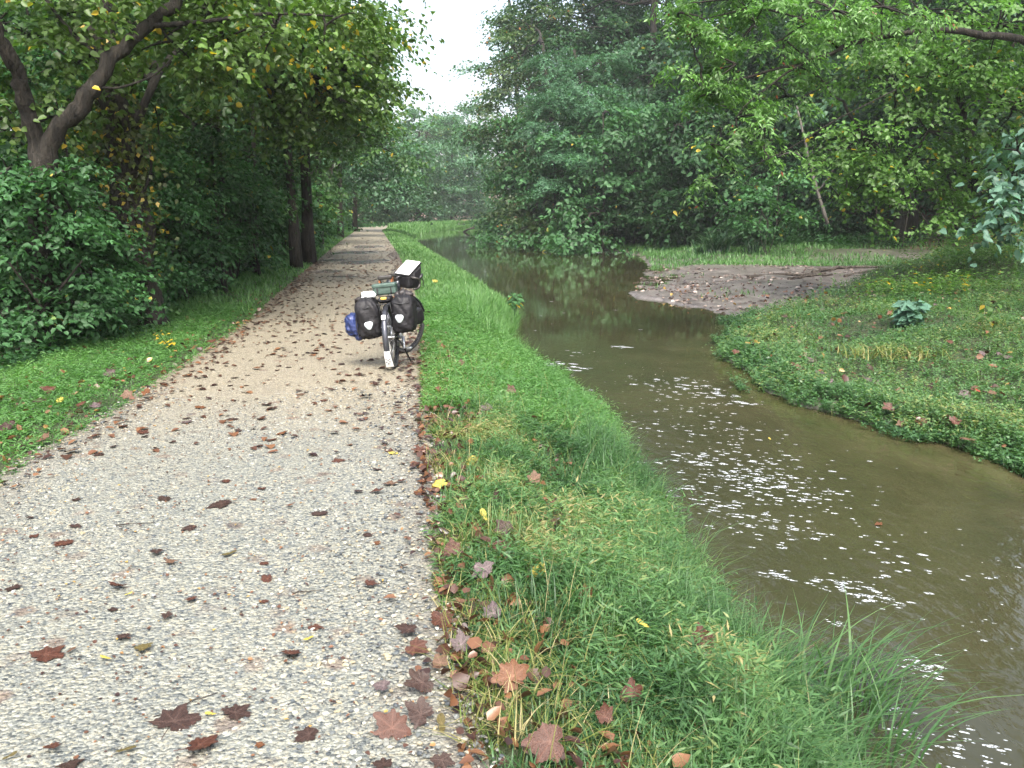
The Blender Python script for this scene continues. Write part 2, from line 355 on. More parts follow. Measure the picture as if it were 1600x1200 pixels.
def water_mat():
    m, nt, out = new_mat('muddy_water'); L = nt.links.new
    g = N(nt, 'ShaderNodeNewGeometry'); pos = g.outputs['Position']
    mp = N(nt, 'ShaderNodeMapping'); mp.inputs['Rotation'].default_value = (0, 0, .42); mp.inputs['Scale'].default_value = (1.6, .7, 1); L(pos, mp.inputs['Vector'])
    def nz(s, d=3, v=None, r=.5):
        n = N(nt, 'ShaderNodeTexNoise'); n.inputs['Scale'].default_value = s; n.inputs['Detail'].default_value = d; n.inputs['Roughness'].default_value = r
        L(v or pos, n.inputs['Vector']); return n.outputs['Fac']
    sh = N(nt, 'ShaderNodeAttribute', attribute_name='shallow').outputs['Fac']
    deep = ramp(nt, [(.3, (.022, .0230, .0115)), (.7, (.033, .0330, .0160))], nz(.5, 4))
    bed = ramp(nt, [(.3, (.023, .0225, .0095)), (.5, (.043, .039, .018)), (.7, (.062, .054, .028))], nz(1.6, 6, mp.outputs[0], .65))
    mx = N(nt, 'ShaderNodeMix', data_type='RGBA'); L(sh, mx.inputs[0]); L(deep.outputs[0], mx.inputs[6]); L(bed.outputs[0], mx.inputs[7])
    p = N(nt, 'ShaderNodeBsdfPrincipled'); L(mx.outputs[2], p.inputs['Base Color'])
    p.inputs['Roughness'].default_value = .04; p.inputs['IOR'].default_value = 1.33
    rip = N(nt, 'ShaderNodeAttribute', attribute_name='ripple').outputs['Fac']
    k = N(nt, 'ShaderNodeMapRange'); L(rip, k.inputs[0]); k.inputs[3].default_value = .02; k.inputs[4].default_value = .6
    b = N(nt, 'ShaderNodeBump'); b.inputs['Distance'].default_value = .03; L(k.outputs[0], b.inputs['Strength']); L(nz(7, 3, mp.outputs[0]), b.inputs['Height'])
    b2 = N(nt, 'ShaderNodeBump'); b2.inputs['Distance'].default_value = .05; b2.inputs['Strength'].default_value = .02; L(nz(1.1, 2), b2.inputs['Height']); L(b.outputs[0], b2.inputs['Normal'])
    L(b2.outputs[0], p.inputs['Normal']); L(p.outputs[0], out.inputs[0]); return m
M_['ground'] = ground_mat(); M_['path'] = path_mat(); M_['water'] = water_mat()
def stone_mat():
    m, nt, out = new_mat('pebble'); L = nt.links.new
    a = N(nt, 'ShaderNodeAttribute', attribute_name='tint')
    r = ramp(nt, [(0, (0.032, 0.038, 0.043)), (.2, (0.069, 0.079, 0.082)), (.42, (0.153, 0.159, 0.143)), (.62, (0.208, 0.204, 0.173)), (.8, (0.240, 0.204, 0.129)), (1, (0.304, 0.316, 0.292))], a.outputs['Fac'])
    p = N(nt, 'ShaderNodeBsdfPrincipled'); p.inputs['Roughness'].default_value = .5; L(r.outputs[0], p.inputs['Base Color']); L(p.outputs[0], out.inputs[0]); return m
M_['pebble'] = stone_mat()

def foam_glint_mat():
    m, nt, out = new_mat('foam_glints'); L = nt.links.new
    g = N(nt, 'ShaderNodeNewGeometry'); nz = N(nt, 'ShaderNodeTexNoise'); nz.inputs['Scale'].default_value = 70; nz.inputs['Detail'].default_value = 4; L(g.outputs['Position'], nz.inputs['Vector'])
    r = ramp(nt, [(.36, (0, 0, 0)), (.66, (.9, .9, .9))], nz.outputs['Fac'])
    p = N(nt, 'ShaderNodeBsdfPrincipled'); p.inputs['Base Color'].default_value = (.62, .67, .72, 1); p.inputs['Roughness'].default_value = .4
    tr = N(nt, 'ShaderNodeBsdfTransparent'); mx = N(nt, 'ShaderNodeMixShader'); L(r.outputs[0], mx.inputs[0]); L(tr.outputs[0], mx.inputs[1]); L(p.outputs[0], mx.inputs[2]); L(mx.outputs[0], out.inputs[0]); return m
M_['foam_glints'] = foam_glint_mat()
# ------------------------------------------------------------------ shorelines and path edges as x(y)
ZW = -0.6
def curve(pix, z, head, tail=()):
    P = [gnd(a, b, z) for a, b in pix]
    ys = [h[1] for h in head] + [p[1] for p in P] + [t[1] for t in tail]
    xs = [h[0] for h in head] + [p[0] for p in P] + [t[0] for t in tail]
    return np.array(ys), np.array(xs)
_pl = curve([(0, 762), (50, 717), (143, 668), (300, 567), (383, 508), (455, 445), (497, 408), (532, 378), (556, 360.5)], 0, [(-3.0, -60), (-3.0, 0), (-3.05, 4)], [(-16.5, 96), (-14, 118), (-5, 150), (14, 185), (60, 225)])
_pr = curve([(735, 1200), (705, 1090), (684, 900), (668, 800), (657, 700), (657, 600), (655, 520), (645, 455), (622, 400), (604, 372), (596, 360)], 0, [(-.1, -60), (-.1, 0), (-.12, 2)], [(-13.2, 97), (-10.5, 116), (-2.0, 145), (17, 178), (63, 216)])
_wl = curve([(1250, 1130), (1100, 950), (1036, 850), (992, 760), (950, 680), (895, 618), (836, 566), (776, 536), (806, 500), (778, 470), (730, 432), (678, 400), (640, 373), (662, 362.5)], ZW, [(1.2, -60), (1.2, 0)], [(-7.5, 126), (-1, 146), (10, 162), (40, 184), (90, 215)])
_wr = curve([(1600, 733), (1500, 693), (1400, 670), (1260, 632), (1182, 597), (1127, 560), (1150, 512), (1165, 497), (1060, 475), (985, 463), (1000, 438), (1015, 414), (1000, 399), (940, 389), (880, 382), (815, 377), (776, 369)], ZW, [(7, -60), (6.2, 0), (5.2, 5)], [(0.8, 96), (3.5, 120), (12, 138), (40, 158), (90, 190)])
def F(c): return lambda y: np.interp(y, c[0], c[1])
PL, PR, WL, WR = F(_pl), F(_pr), F(_wl), F(_wr)
_WR0 = WR
def WR(y): return _WR0(y) + (.34 * noise(np.asarray(y) * 1.0, 3.3 + 0 * np.asarray(y), .9) + .16 * noise(np.asarray(y) * 1.0, 9.3 + 0 * np.asarray(y), .3)) * (np.asarray(y) > 3)
_WL0 = WL
def WL(y): return _WL0(y) + (.18 * noise(np.asarray(y) * 1.0, 21.3 + 0 * np.asarray(y), .8) + .10 * noise(np.asarray(y) * 1.0, 31.7 + 0 * np.asarray(y), .25)) * (np.asarray(y) > 2)
def mudmask(x, y): return sstep(18.2, 19.4, y) * (1 - sstep(38, 43, y)) * (1 - sstep(-.6, .8, x + .8 * noise(x, y, 1.4) - np.interp(y, [18.4, 24.6, 33, 42], [4.8, 9.4, 15.6, 22.5])))
def hillfoot(y): return np.interp(y, [-60, 0, 25, 40, 52, 66, 80, 100, 130, 170], [30, 26, 24, 19, 12, 8.5, 5.0, 6, 15, 70])
def height(x, y):
    x = np.asarray(x, float); y = np.asarray(y, float)
    pl, pr, wl, wr = PL(y), PR(y), WL(y), WR(y)
    h = np.zeros(np.broadcast(x, y).shape) - .025
    # left verge then a fall to the flood plain
    s = pl - x; vw = np.interp(y, [0, 10, 40], [1.9, 1.3, .9])
    h = np.where(s > 0, .03 * sstep(0, .4, s) - 1.15 * sstep(vw, vw + 3.2, s) + .25 * noise(x, y, 3.1) * sstep(vw, vw + 2, s) - .02, h)
    h = np.where(s > 14, h + .5 * noise(x, y, 9), h)
    # towpath bank down to the canal
    t = (x - pr) / np.maximum(wl - pr, .3)
    bank = .05 * sstep(0, .15, t) - .64 * np.clip(t, 0, 1) ** 2.2 + .05 * noise(x, y, .9) * np.clip(t * 4, 0, 1)
    bank = bank - .34 * np.exp(-((y - 13.1) / .55) ** 2) * sstep(.25, .6, t) + .16 * np.exp(-((y - 16.5) / 2.2) ** 2) * sstep(.2, .6, t) * (1 - sstep(.75, 1, t))
    h = np.where((x > pr) & (x <= wl), bank - .02, h)
    dw = x - wl
    # far side
    e = x - wr
    isl = -.6 + .13 * sstep(0, .35, e) + .20 * sstep(.3, 4, e) + (.22 * noise(x, y, 1.9) + .16 * noise(x, y, .7)) * sstep(.1, 1, e) + .25 * sstep(4, 10, e)
    mudw = mudmask(x, y)
    mudh = -.6 + .07 * sstep(0, 2.5, e) + .17 * noise(x, y, 2.3) + .10 * noise(x, y, .7) + .012 * np.clip(e, 0, 12)
    isl = isl + .45 * sstep(6.5, 11, e) * sstep(17, 24, y) * (1 - sstep(28, 34, y))
    land = isl * (1 - mudw) + mudh * mudw
    bed = -.6 - .7 * sstep(0, .7, np.minimum(dw, -e))
    h = np.where(x > wl, np.where(e > 0, land, bed), h)
    # valley side
    f = (x - hillfoot(y)) / 1.35
    hill = np.where(f > 0, .25 * f * sstep(0, 6, f) + .42 * np.maximum(f - 4, 0), 0)
    h = np.where(e > 0, h + np.minimum(hill, 26) + .4 * noise(x, y, 5) * sstep(0, 6, f), h)
    # distant ground beyond the bend rises gently
    h = np.where((y > 150) & (x < pl - 6), h + np.minimum(.04 * (y - 150), 12), h)
    return h
def H(x, y): return float(height(np.array([x]), np.array([y]))[0])
def axis(a, b, fine, lo, hi, gr):
    v = list(np.arange(a, b, fine)); s = fine; x = v[-1]
    while x < hi: s = min(s * gr, 40); x += s; v.append(x)
    s = fine; x = v[0]
    while x > lo: s = min(s * gr, 40); x -= s; v.insert(0, x)
    return np.array(v)
def grid(xs, ys):
    X, Y = np.meshgrid(xs, ys, indexing='ij'); nx, ny = X.shape
    b = np.arange(nx * ny).reshape(nx, ny)
    return X, Y, np.stack([b[:-1, :-1], b[1:, :-1], b[1:, 1:], b[:-1, 1:]], -1).reshape(-1, 4)
def attr(me, name, v):
    a = me.attributes.new(name, 'FLOAT', 'POINT'); a.data.foreach_set('value', np.asarray(v, np.float32).ravel())
xs = axis(-8, 13, .11, -900, 900, 1.07); ys = axis(1, 33, .11, -60, 1500, 1.022)
X, Y, Fq = grid(xs, ys)
Z = height(X, Y)
g = G(); g.add(np.stack([X, Y, Z], -1), Fq)
me = g.mesh('ground', M_['ground'])
e = X - WR(Y)
mud = ((e > -1.5) & (Y > 18) & (Y < 43)) * mudmask(X, Y)
mud = np.maximum(mud, ((X > WL(Y) - .1) & (X < WR(Y) + .15)) * 1.0)
grassy = np.where(X > PR(Y), 1 - sstep(0, 3, X - hillfoot(Y)), np.where(X < PL(Y), 1 - sstep(1.5, 3.5, PL(Y) - X), 0))
attr(me, 'mud', mud); attr(me, 'grassy', grassy)
obj('ground', me, None, kind='structure')
# path: one strip a little proud of the soil
yy = axis(1, 30, .12, -40, 240, 1.02); k = 29
XX = PL(yy)[None] - .18 + (PR(yy) - PL(yy) + .32)[None] * np.linspace(0, 1, k)[:, None]
YY = np.broadcast_to(yy, XX.shape)
s = np.linspace(0, 1, k)[:, None]
ZZ = .012 * (1 - (2 * s - 1) ** 2) + .012 * noise(XX, YY, 1.2) + .006 * noise(XX, YY, .35)
edge = np.clip(np.maximum(1 - s / .16, 1 - (1 - s) / .12), 0, 1) + 0 * XX
ZZ = ZZ - .04 * np.clip(edge - .75, 0, 1) * 4 + .003
nx, ny = XX.shape; b = np.arange(nx * ny).reshape(nx, ny)
Fp = np.stack([b[:-1, :-1], b[1:, :-1], b[1:, 1:], b[:-1, 1:]], -1).reshape(-1, 4)
g = G(); g.add(np.stack([XX, YY, ZZ], -1), Fp)
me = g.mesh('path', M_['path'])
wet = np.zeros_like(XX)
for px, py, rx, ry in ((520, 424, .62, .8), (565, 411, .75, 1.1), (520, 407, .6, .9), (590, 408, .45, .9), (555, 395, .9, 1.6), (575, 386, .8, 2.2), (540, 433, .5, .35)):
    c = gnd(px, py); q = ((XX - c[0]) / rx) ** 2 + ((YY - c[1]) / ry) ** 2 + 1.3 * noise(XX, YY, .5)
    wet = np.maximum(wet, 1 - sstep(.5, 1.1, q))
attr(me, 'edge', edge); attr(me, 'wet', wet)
obj('path', me, None, kind='structure')
def surf(x, y):
    s = (x - PL(y) + .18) / (PR(y) - PL(y) + .32); e = np.clip(max(1 - s / .16, 1 - (1 - s) / .12), 0, 1)
    pz = .012 * (1 - (2 * s - 1) ** 2) + .012 * float(noise(x, y, 1.2)) + .006 * float(noise(x, y, .35)) - .16 * max(e - .75, 0) + .003
    return max(H(x, y), pz) if 0 <= s <= 1 else H(x, y)
# water
xs = axis(-2, 9, .16, -14, 110, 1.05); ys = axis(1, 22, .16, -40, 215, 1.04)
X, Y, Fq = grid(xs, ys)
ok = ((X > WL(Y) - 1.2) & (X < WR(Y) + 3.5)).ravel()
Fq = Fq[ok[Fq].any(1)]
used = np.unique(Fq); mp = np.full(X.size, -1); mp[used] = np.arange(len(used))
P = np.stack([X.ravel(), Y.ravel(), np.full(X.size, ZW)], 1)[used]
g = G(); g.add(P, mp[Fq])
me = g.mesh('water', M_['water'])
x, y = P[:, 0], P[:, 1]
sh = np.maximum(np.exp(-np.maximum(WR(y) - x, 0) / 1.5) * 1.0 * (y < 30), .5 * np.exp(-np.maximum(x - WL(y), 0) / .4))
sh = np.maximum(sh, sstep(16, 22, y) * (1 - sstep(30, 42, y)) * sstep(-1, 3, x) * .8)
rip = sstep(3, 6, y) * (1 - sstep(12, 17, y)) * .5 + .08 * (y < 16)
attr(me, 'shallow', sh); attr(me, 'ripple', np.clip(rip, 0, 1))
obj('water', me, None, kind='structure')
# white flakes: drifting froth, mixed with sky glints off ripples modelled as flakes
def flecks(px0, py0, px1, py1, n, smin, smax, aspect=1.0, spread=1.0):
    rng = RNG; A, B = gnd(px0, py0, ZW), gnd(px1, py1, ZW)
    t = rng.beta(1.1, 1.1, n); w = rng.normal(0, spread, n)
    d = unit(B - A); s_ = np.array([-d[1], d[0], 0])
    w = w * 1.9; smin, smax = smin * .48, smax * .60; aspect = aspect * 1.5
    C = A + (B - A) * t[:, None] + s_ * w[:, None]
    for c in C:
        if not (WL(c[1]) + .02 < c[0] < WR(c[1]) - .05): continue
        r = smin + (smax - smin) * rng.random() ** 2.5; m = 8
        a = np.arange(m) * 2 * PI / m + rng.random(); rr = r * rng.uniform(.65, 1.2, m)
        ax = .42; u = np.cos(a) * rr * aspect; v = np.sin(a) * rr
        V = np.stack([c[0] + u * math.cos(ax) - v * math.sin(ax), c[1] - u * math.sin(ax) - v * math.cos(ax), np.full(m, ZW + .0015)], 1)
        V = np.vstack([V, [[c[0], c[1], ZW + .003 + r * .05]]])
        foam_glints.add(V, np.stack([np.arange(m), (np.arange(m) + 1) % m, np.full(m, m)], 1))
foam_glints = G()
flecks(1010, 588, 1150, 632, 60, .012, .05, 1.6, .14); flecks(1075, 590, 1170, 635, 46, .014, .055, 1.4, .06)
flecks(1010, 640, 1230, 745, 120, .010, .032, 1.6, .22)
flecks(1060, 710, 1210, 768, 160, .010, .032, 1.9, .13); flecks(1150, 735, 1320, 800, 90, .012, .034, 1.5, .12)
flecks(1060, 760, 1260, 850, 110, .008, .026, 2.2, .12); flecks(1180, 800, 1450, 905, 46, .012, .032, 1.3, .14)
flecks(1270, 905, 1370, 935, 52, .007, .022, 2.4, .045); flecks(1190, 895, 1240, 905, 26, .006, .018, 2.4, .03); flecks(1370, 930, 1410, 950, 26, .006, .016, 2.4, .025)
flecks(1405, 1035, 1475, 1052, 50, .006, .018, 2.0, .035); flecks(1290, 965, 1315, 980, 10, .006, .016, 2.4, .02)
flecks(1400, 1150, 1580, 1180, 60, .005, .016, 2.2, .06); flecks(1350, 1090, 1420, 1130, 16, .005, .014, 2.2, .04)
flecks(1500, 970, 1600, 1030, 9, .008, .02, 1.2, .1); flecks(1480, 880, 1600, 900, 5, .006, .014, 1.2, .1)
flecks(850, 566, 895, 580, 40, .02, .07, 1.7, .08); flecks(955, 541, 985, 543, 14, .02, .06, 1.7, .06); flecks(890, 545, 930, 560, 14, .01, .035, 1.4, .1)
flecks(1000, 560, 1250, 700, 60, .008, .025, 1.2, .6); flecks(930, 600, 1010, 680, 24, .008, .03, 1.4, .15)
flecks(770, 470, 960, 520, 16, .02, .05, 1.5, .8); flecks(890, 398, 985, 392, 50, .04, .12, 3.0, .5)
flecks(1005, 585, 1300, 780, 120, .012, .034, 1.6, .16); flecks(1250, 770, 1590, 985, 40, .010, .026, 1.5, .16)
obj('foam_glints', foam_glints, M_['foam_glints'], kind='stuff', label='white flecks on the brown water, part froth, part sky glints shaped as flakes')
# pebbles lying loose on the nearest stretch of the path
ico = bpy.data.meshes.new('tmp'); import bmesh
bm = bmesh.new(); bmesh.ops.create_icosphere(bm, subdivisions=1, radius=1); bm.to_mesh(ico)
IV = np.array([v.co[:] for v in bm.verts]); IF = np.array([[v.index for v in f.verts] for f in bm.faces]); bm.free(); bpy.data.meshes.remove(ico)
n = 26000
y = 1.6 + 7.0 * RNG.random(n) ** 1.7; x = PL(y) - .1 + (PR(y) - PL(y) + .22) * RNG.random(n)
sz = .0035 + .010 * RNG.random(n) ** 3.2
ph = RNG.uniform(0, 2 * PI, n); sc = np.stack([sz * RNG.uniform(.8, 1.5, n), sz * RNG.uniform(.7, 1.1, n), sz * RNG.uniform(.4, .7, n)], 1)
V = IV[None] * (1 + .25 * RNG.uniform(-1, 1, (n, len(IV), 1))) * sc[:, None]
c, s_ = np.cos(ph)[:, None], np.sin(ph)[:, None]
V = np.stack([V[..., 0] * c - V[..., 1] * s_ + x[:, None], V[..., 0] * s_ + V[..., 1] * c + y[:, None], V[..., 2] + (.012 + sz * .1)[:, None]], -1)
g = G(); g.add(V.reshape(-1, 3), (IF[None] + (np.arange(n) * len(IV))[:, None, None]).reshape(-1, 3), np.repeat(np.clip(RNG.random(n), 0, 1), len(IV)))
obj('gravel', g, M_['pebble'], smooth=False, kind='stuff', label='loose grey and cream gravel stones on the near path')
# ------------------------------------------------------------------ grass and ground cover
def scatter(n, y0, y1, pw, xf0, xf1, keep=None):
    y = y0 + (y1 - y0) * RNG.random(n) ** pw
    u = RNG.random(n); a, b = xf0(y), xf1(y); x = a + (b - a) * u
    P = np.stack([x, y, height(x, y)], 1)
    if keep is not None: k = keep(x, y, u); P, u = P[k], u[k]
    return P, u
def sprigs(g, P, hgt, nl, L, W, tc, tv, spread=.5, stem=True):
    """short leafy stems: lance leaves held out around a thin stalk"""
    n = len(P); hgt = np.broadcast_to(hgt, (n,)) * RNG.uniform(.6, 1.25, n)
    lean = hdir(n) * (hgt * spread * RNG.random(n))[:, None]
    if stem:
        D = unit(lean + 1e-6); blades(g, P, D, hgt, .004 + 0 * hgt, np.clip(tc + RNG.normal(0, tv, n), 0, 1), .35, 2)
    idx = np.repeat(np.arange(n), nl); m = len(idx); f = np.tile(np.linspace(.3, 1, nl), n) * RNG.uniform(.85, 1.1, m)
    p = P[idx] + lean[idx] * (f ** 1.5)[:, None]; p[:, 2] += hgt[idx] * f
    d = hdir(m); d[:, 2] = RNG.uniform(-.25, .75, m)
    nn = np.stack([RNG.normal(0, .35, m), RNG.normal(0, .35, m), np.ones(m)], 1)
    t = np.clip(np.repeat(np.clip(tc + RNG.normal(0, tv, n), 0, 1), nl) + RNG.normal(0, tv * .5, m), 0, 1)
    leaves(g, p, d, nn, L * RNG.uniform(.6, 1.3, m), W * RNG.uniform(.7, 1.25, m), t, .12, .35)
z0 = lambda f, o=0: (lambda y: f(y) + o)
g_near, g_straw, g_bank = G(), G(), G()
tnear = lambda P: .44 + .6 * noise(P[:, 0], P[:, 1], .55) + .5 * noise(P[:, 0], P[:, 1], .22)
edge_keep = lambda x, y, u: RNG.random(len(x)) < np.clip((x - PR(y) + .05) / .25, .0, 1) * (.62 + 1.1 * noise(x, y, .5))
# canal bank beside the camera
def bankx(y): return PR(y) + .0
def bankw(y): return WL(y) + .10
P, u = scatter(17000, 1.5, 8, 1.25, bankx, bankw, lambda x, y, u: RNG.random(len(x)) < .25 + 1.5 * u + 1.5 * noise(x, y, .4))
hm = np.clip(1 + 1.5 * noise(P[:, 0], P[:, 1], .5) + .8 * noise(P[:, 0], P[:, 1], .2), .35, 2)
sprigs(g_near, P, (.055 + .10 * sstep(.1, .55, u) + .05 * u) * hm, 6, .060, .0095, np.clip(tnear(P) + .22 * (1 - u), 0, 1), .15)
P, u = scatter(23000, 1.5, 8, 1.2, bankx, bankw, lambda x, y, u: (u > .05))
blades(g_near, P, hdir(len(P)), (.08 + .19 * u) * np.clip(1 + 1.4 * noise(P[:, 0], P[:, 1], .45), .4, 1.8) * RNG.uniform(.5, 1.4, len(P)), .0065 * RNG.uniform(.6, 1.4, len(P)), np.clip(tnear(P) + RNG.normal(0, .15, len(P)), 0, 1), RNG.uniform(.2, 1.1, len(P)))
P, u = scatter(17000, 1.5, 12, 1.3, bankx, lambda y: PR(y) + .60 * (WL(y) - PR(y)), lambda x, y, u: (noise(x, y, .35) > -.12) & (RNG.random(len(x)) < 1.15 - u))
blades(g_straw, P, hdir(len(P)), .12 * RNG.uniform(.4, 1.4, len(P)), .0055 * RNG.uniform(.6, 1.5, len(P)), RNG.random(len(P)) ** 1.5, RNG.uniform(.3, 1.5, len(P)))
# long blades bending over the water
P, u = scatter(1300, 2.6, 9, 1.6, lambda y: WL(y) - .45, lambda y: WL(y) + .06)
D = unit(np.stack([RNG.normal(.8, .5, len(P)), RNG.normal(-.1, .6, len(P)), 0 * P[:, 0]], 1))
blades(g_near, P, D, RNG.uniform(.14, .36, len(P)), .008 * RNG.uniform(.6, 1.7, len(P)), np.clip(RNG.normal(.5, .2, len(P)), 0, .9), RNG.uniform(.6, 1.35, len(P)), 5)
for px, py, w in ((1330, 1010, 1), (1360, 1060, 1), (1290, 1020, 1), (1240, 1000, 1), (1370, 1120, 1.2)):
    c = gnd(px, py + 40, -.5); n = 42
    P = c + np.stack([RNG.normal(0, .10, n), RNG.normal(0, .12, n), 0 * RNG.random(n)], 1); P[:, 2] = np.maximum(height(P[:, 0], P[:, 1]), -.6)
    D = unit(np.stack([RNG.normal(.7, .6, n), RNG.normal(-.1, .6, n), np.zeros(n)], 1))
    blades(g_near, P, D, RNG.uniform(.25, .52, n), .011 * RNG.uniform(.6, 1.5, n), np.clip(RNG.normal(.45, .18, n), 0, .8), RNG.uniform(.5, 1.3, n), 6)
# bank further on
def mid_sprigs(n, y0, y1, L, W, h, nl, pw=1.3):
    P, u = scatter(n, y0, y1, pw, z0(PR, .03), bankw)
    k = ~((np.abs(P[:, 1] - 13.0) < .55) & (u > .3)) | (RNG.random(len(P)) < .25); P, u = P[k], u[k]
    tt = np.clip(.52 + .35 * noise(P[:, 0], P[:, 1], .8), 0, 1)
    sprigs(g_bank, P, h * (.45 + .75 * u), nl, L, W, tt, .12)
mid_sprigs(17000, 7.5, 17, .066, .012, .17, 5, 1.15)
P, u = scatter(9000, 7.5, 17, 1.1, z0(PR, .02), bankw, lambda x, y, u: (np.abs(y - 13.0) > .55) | (u < .3)); blades(g_bank, P, hdir(len(P)), (.10 + .16 * u) * RNG.uniform(.5, 1.4, len(P)), .008, np.clip(RNG.normal(.5, .2, len(P)), 0, 1), RNG.uniform(.2, 1, len(P)))
# the bulge of taller grass past the bicycle
P, u = scatter(9000, 13.5, 26, 1.1, lambda y: PR(y) + .35, bankw, lambda x, y, u: y > 13.7); blades(g_bank, P, hdir(len(P)), (.14 + .28 * sstep(.2, .6, u) * np.exp(-((P[:, 1] - 16.5) / 4) ** 2)) * RNG.uniform(.5, 1.3, len(P)), .012, np.clip(RNG.normal(.55, .16, len(P)), 0, .92), RNG.uniform(.2, 1, len(P)))
P, u = scatter(30000, 16, 100, 1.9, z0(PR, .05), bankw); d = P[:, 1]
blades(g_bank, P, hdir(len(P)), (.11 + .09 * u) * RNG.uniform(.5, 1.4, len(P)), .0011 * d, np.clip(RNG.normal(.6, .17, len(P)), 0, .95), RNG.uniform(.2, 1, len(P)), 2)
P, u = scatter(16000, 90, 165, .8, z0(PR, .05), lambda y: WL(y) + .3); blades(g_bank, P, hdir(len(P)), .62 * RNG.uniform(.4, 1.2, len(P)), .10, np.clip(RNG.normal(.6, .15, len(P)), 0, .95), RNG.uniform(.2, .8, len(P)), 2)
# left verge
vw = lambda y: np.interp(y, [0, 10, 40, 80], [2.9, 2.1, 1.4, 1.4])
P, u = scatter(15000, 4.5, 16, 1.3, lambda y: PL(y) - vw(y), lambda y: PL(y) + .02, lambda x, y, u: (u < .85) | (RNG.random(len(x)) < .35))
tt = np.clip(.45 + .4 * noise(P[:, 0], P[:, 1], .7), 0, 1); sprigs(g_bank, P, .05 + .09 * (1 - u), 5, .055, .013, tt, .12)
P, u = scatter(8000, 4.5, 16, 1.3, lambda y: PL(y) - vw(y), lambda y: PL(y) + .04); blades(g_bank, P, hdir(len(P)), (.05 + .10 * (1 - u)) * RNG.uniform(.5, 1.4, len(P)), .007, np.clip(RNG.normal(.45, .2, len(P)), 0, 1), RNG.uniform(.2, 1, len(P)))
P, u = scatter(15000, 15, 90, 1.9, lambda y: PL(y) - vw(y), lambda y: PL(y) - .05); blades(g_bank, P, hdir(len(P)), (.09 + .12 * (1 - u)) * RNG.uniform(.5, 1.4, len(P)), .0011 * P[:, 1], np.clip(RNG.normal(.5, .18, len(P)), 0, .95), RNG.uniform(.2, 1, len(P)), 2)
# seed stalks standing above the sward
P, u = scatter(420, 1.7, 10, 1.3, lambda y: PR(y) + .15, bankw)
blades(g_straw, P, hdir(len(P)), RNG.uniform(.22, .42, len(P)), .0035, RNG.uniform(.3, 1, len(P)), RNG.uniform(.15, .9, len(P)), 5)
obj('grass', g_near, M_['grass'], kind='stuff', label='lush green grass on the canal bank nearest the camera')
obj('straw_grass', g_straw, M_['straw'], kind='stuff', label='yellowing grass blades along the edge of the path')
obj('verge_grass', g_bank, M_['grass_bright'], kind='stuff', label='bright green grass along both verges of the path')
# spit of ground cover on the right shore
g_isl = G()
P, u = scatter(52000, 4.5, 36, 1.35, lambda y: WR(y) - .10, lambda y: np.minimum(WR(y) + np.interp(y, [4, 10, 20, 36], [5, 7, 13, 19]), y * .66 + .8))
y = P[:, 1]; mudw = mudmask(P[:, 0], y)
P[:, 2] = np.maximum(P[:, 2], ZW - .02); k = (RNG.random(len(P)) > mudw * 1.05 + .0 * y) & (P[:, 1] < 35); P = P[k]; y = y[k]
tt = np.clip(.48 + .45 * noise(P[:, 0], P[:, 1], 1.3) + .2 * noise(P[:, 0], P[:, 1], .4), 0, 1)
cl = noise(P[:, 0], P[:, 1], .55) + noise(P[:, 0], P[:, 1], 1.3)
k = (RNG.random(len(P)) < .75 + .9 * cl) | (P[:, 0] - WR(y) < .9); P, y, tt, cl = P[k], y[k], tt[k], cl[k]
sprigs(g_isl, P, np.clip(.10 + .12 * cl, .04, .3) + .004 * y, 6, np.repeat(.028 + .0016 * y, 6), np.repeat(.014 + .0008 * y, 6), np.clip(tt + .12 + .16 * cl, 0, .95), .13, .7, False)
k = RNG.random(len(P)) < .30; Q = P[k]; blades(g_isl, Q, hdir(len(Q)), np.clip(.14 + .16 * cl[k], .05, .4) * RNG.uniform(.5, 1.4, len(Q)) + .003 * y[k], .004 + .0006 * y[k], np.clip(RNG.normal(.6, .2, len(Q)), 0, 1), RNG.uniform(.3, 1.2, len(Q)))
n = 9000; y = 5 + 30 * RNG.random(n) ** 1.4; e = RNG.uniform(-.38, .4, n); x = WR(y) + e; k = (e > -.06) | (noise(x, y, .5) + .5 * noise(x, y, 1.3) > .12); x, y = x[k], y[k]; P = np.stack([x, y, np.maximum(height(x, y), ZW)], 1); P = P[mudmask(x, y) < .4]; y = P[:, 1]
sprigs(g_isl, P, np.clip(.11 + .16 * noise(P[:, 0], P[:, 1], .6), .05, .3) + .003 * y, 7, np.repeat(.034 + .0016 * y, 7), np.repeat(.016 + .0008 * y, 7), np.clip(.40 + .5 * noise(P[:, 0], P[:, 1], .6), 0, .85), .13, 1.1, False)
obj('ground_cover', g_isl, M_['cover'], kind='stuff', label='low leafy ground cover on the spit across the water')
# far grass bank behind the mud
g_far = G()
P, u = scatter(52000, 36, 70, 1.2, z0(WR, .1), lambda y: WR(y) + 26)
P = P[P[:, 0] < P[:, 1] * .62]
P = P[(noise(P[:, 0], P[:, 1], 2.6) > -.28) & (P[:, 1] - 36 > 1.8 * noise(P[:, 0], 0 * P[:, 0], 2.5)) & (P[:, 0] - hillfoot(P[:, 1]) < 2.5)]
blades(g_far, P, hdir(len(P)), .25 * RNG.uniform(.4, 1.4, len(P)), .036, np.clip(.42 + .4 * noise(P[:, 0], P[:, 1], 3) + RNG.normal(0, .15, len(P)), 0, .97), RNG.uniform(.3, 1, len(P)), 2)
P, u = scatter(2600, 21, 38, 1.1, WR, lambda y: WR(y) + 13, lambda x, y, u: noise(x, y, 1.6) > .22)
blades(g_far, P, hdir(len(P)), .16 * RNG.uniform(.4, 1.3, len(P)), .03, RNG.random(len(P)) * .8, RNG.uniform(.3, 1, len(P)), 2)
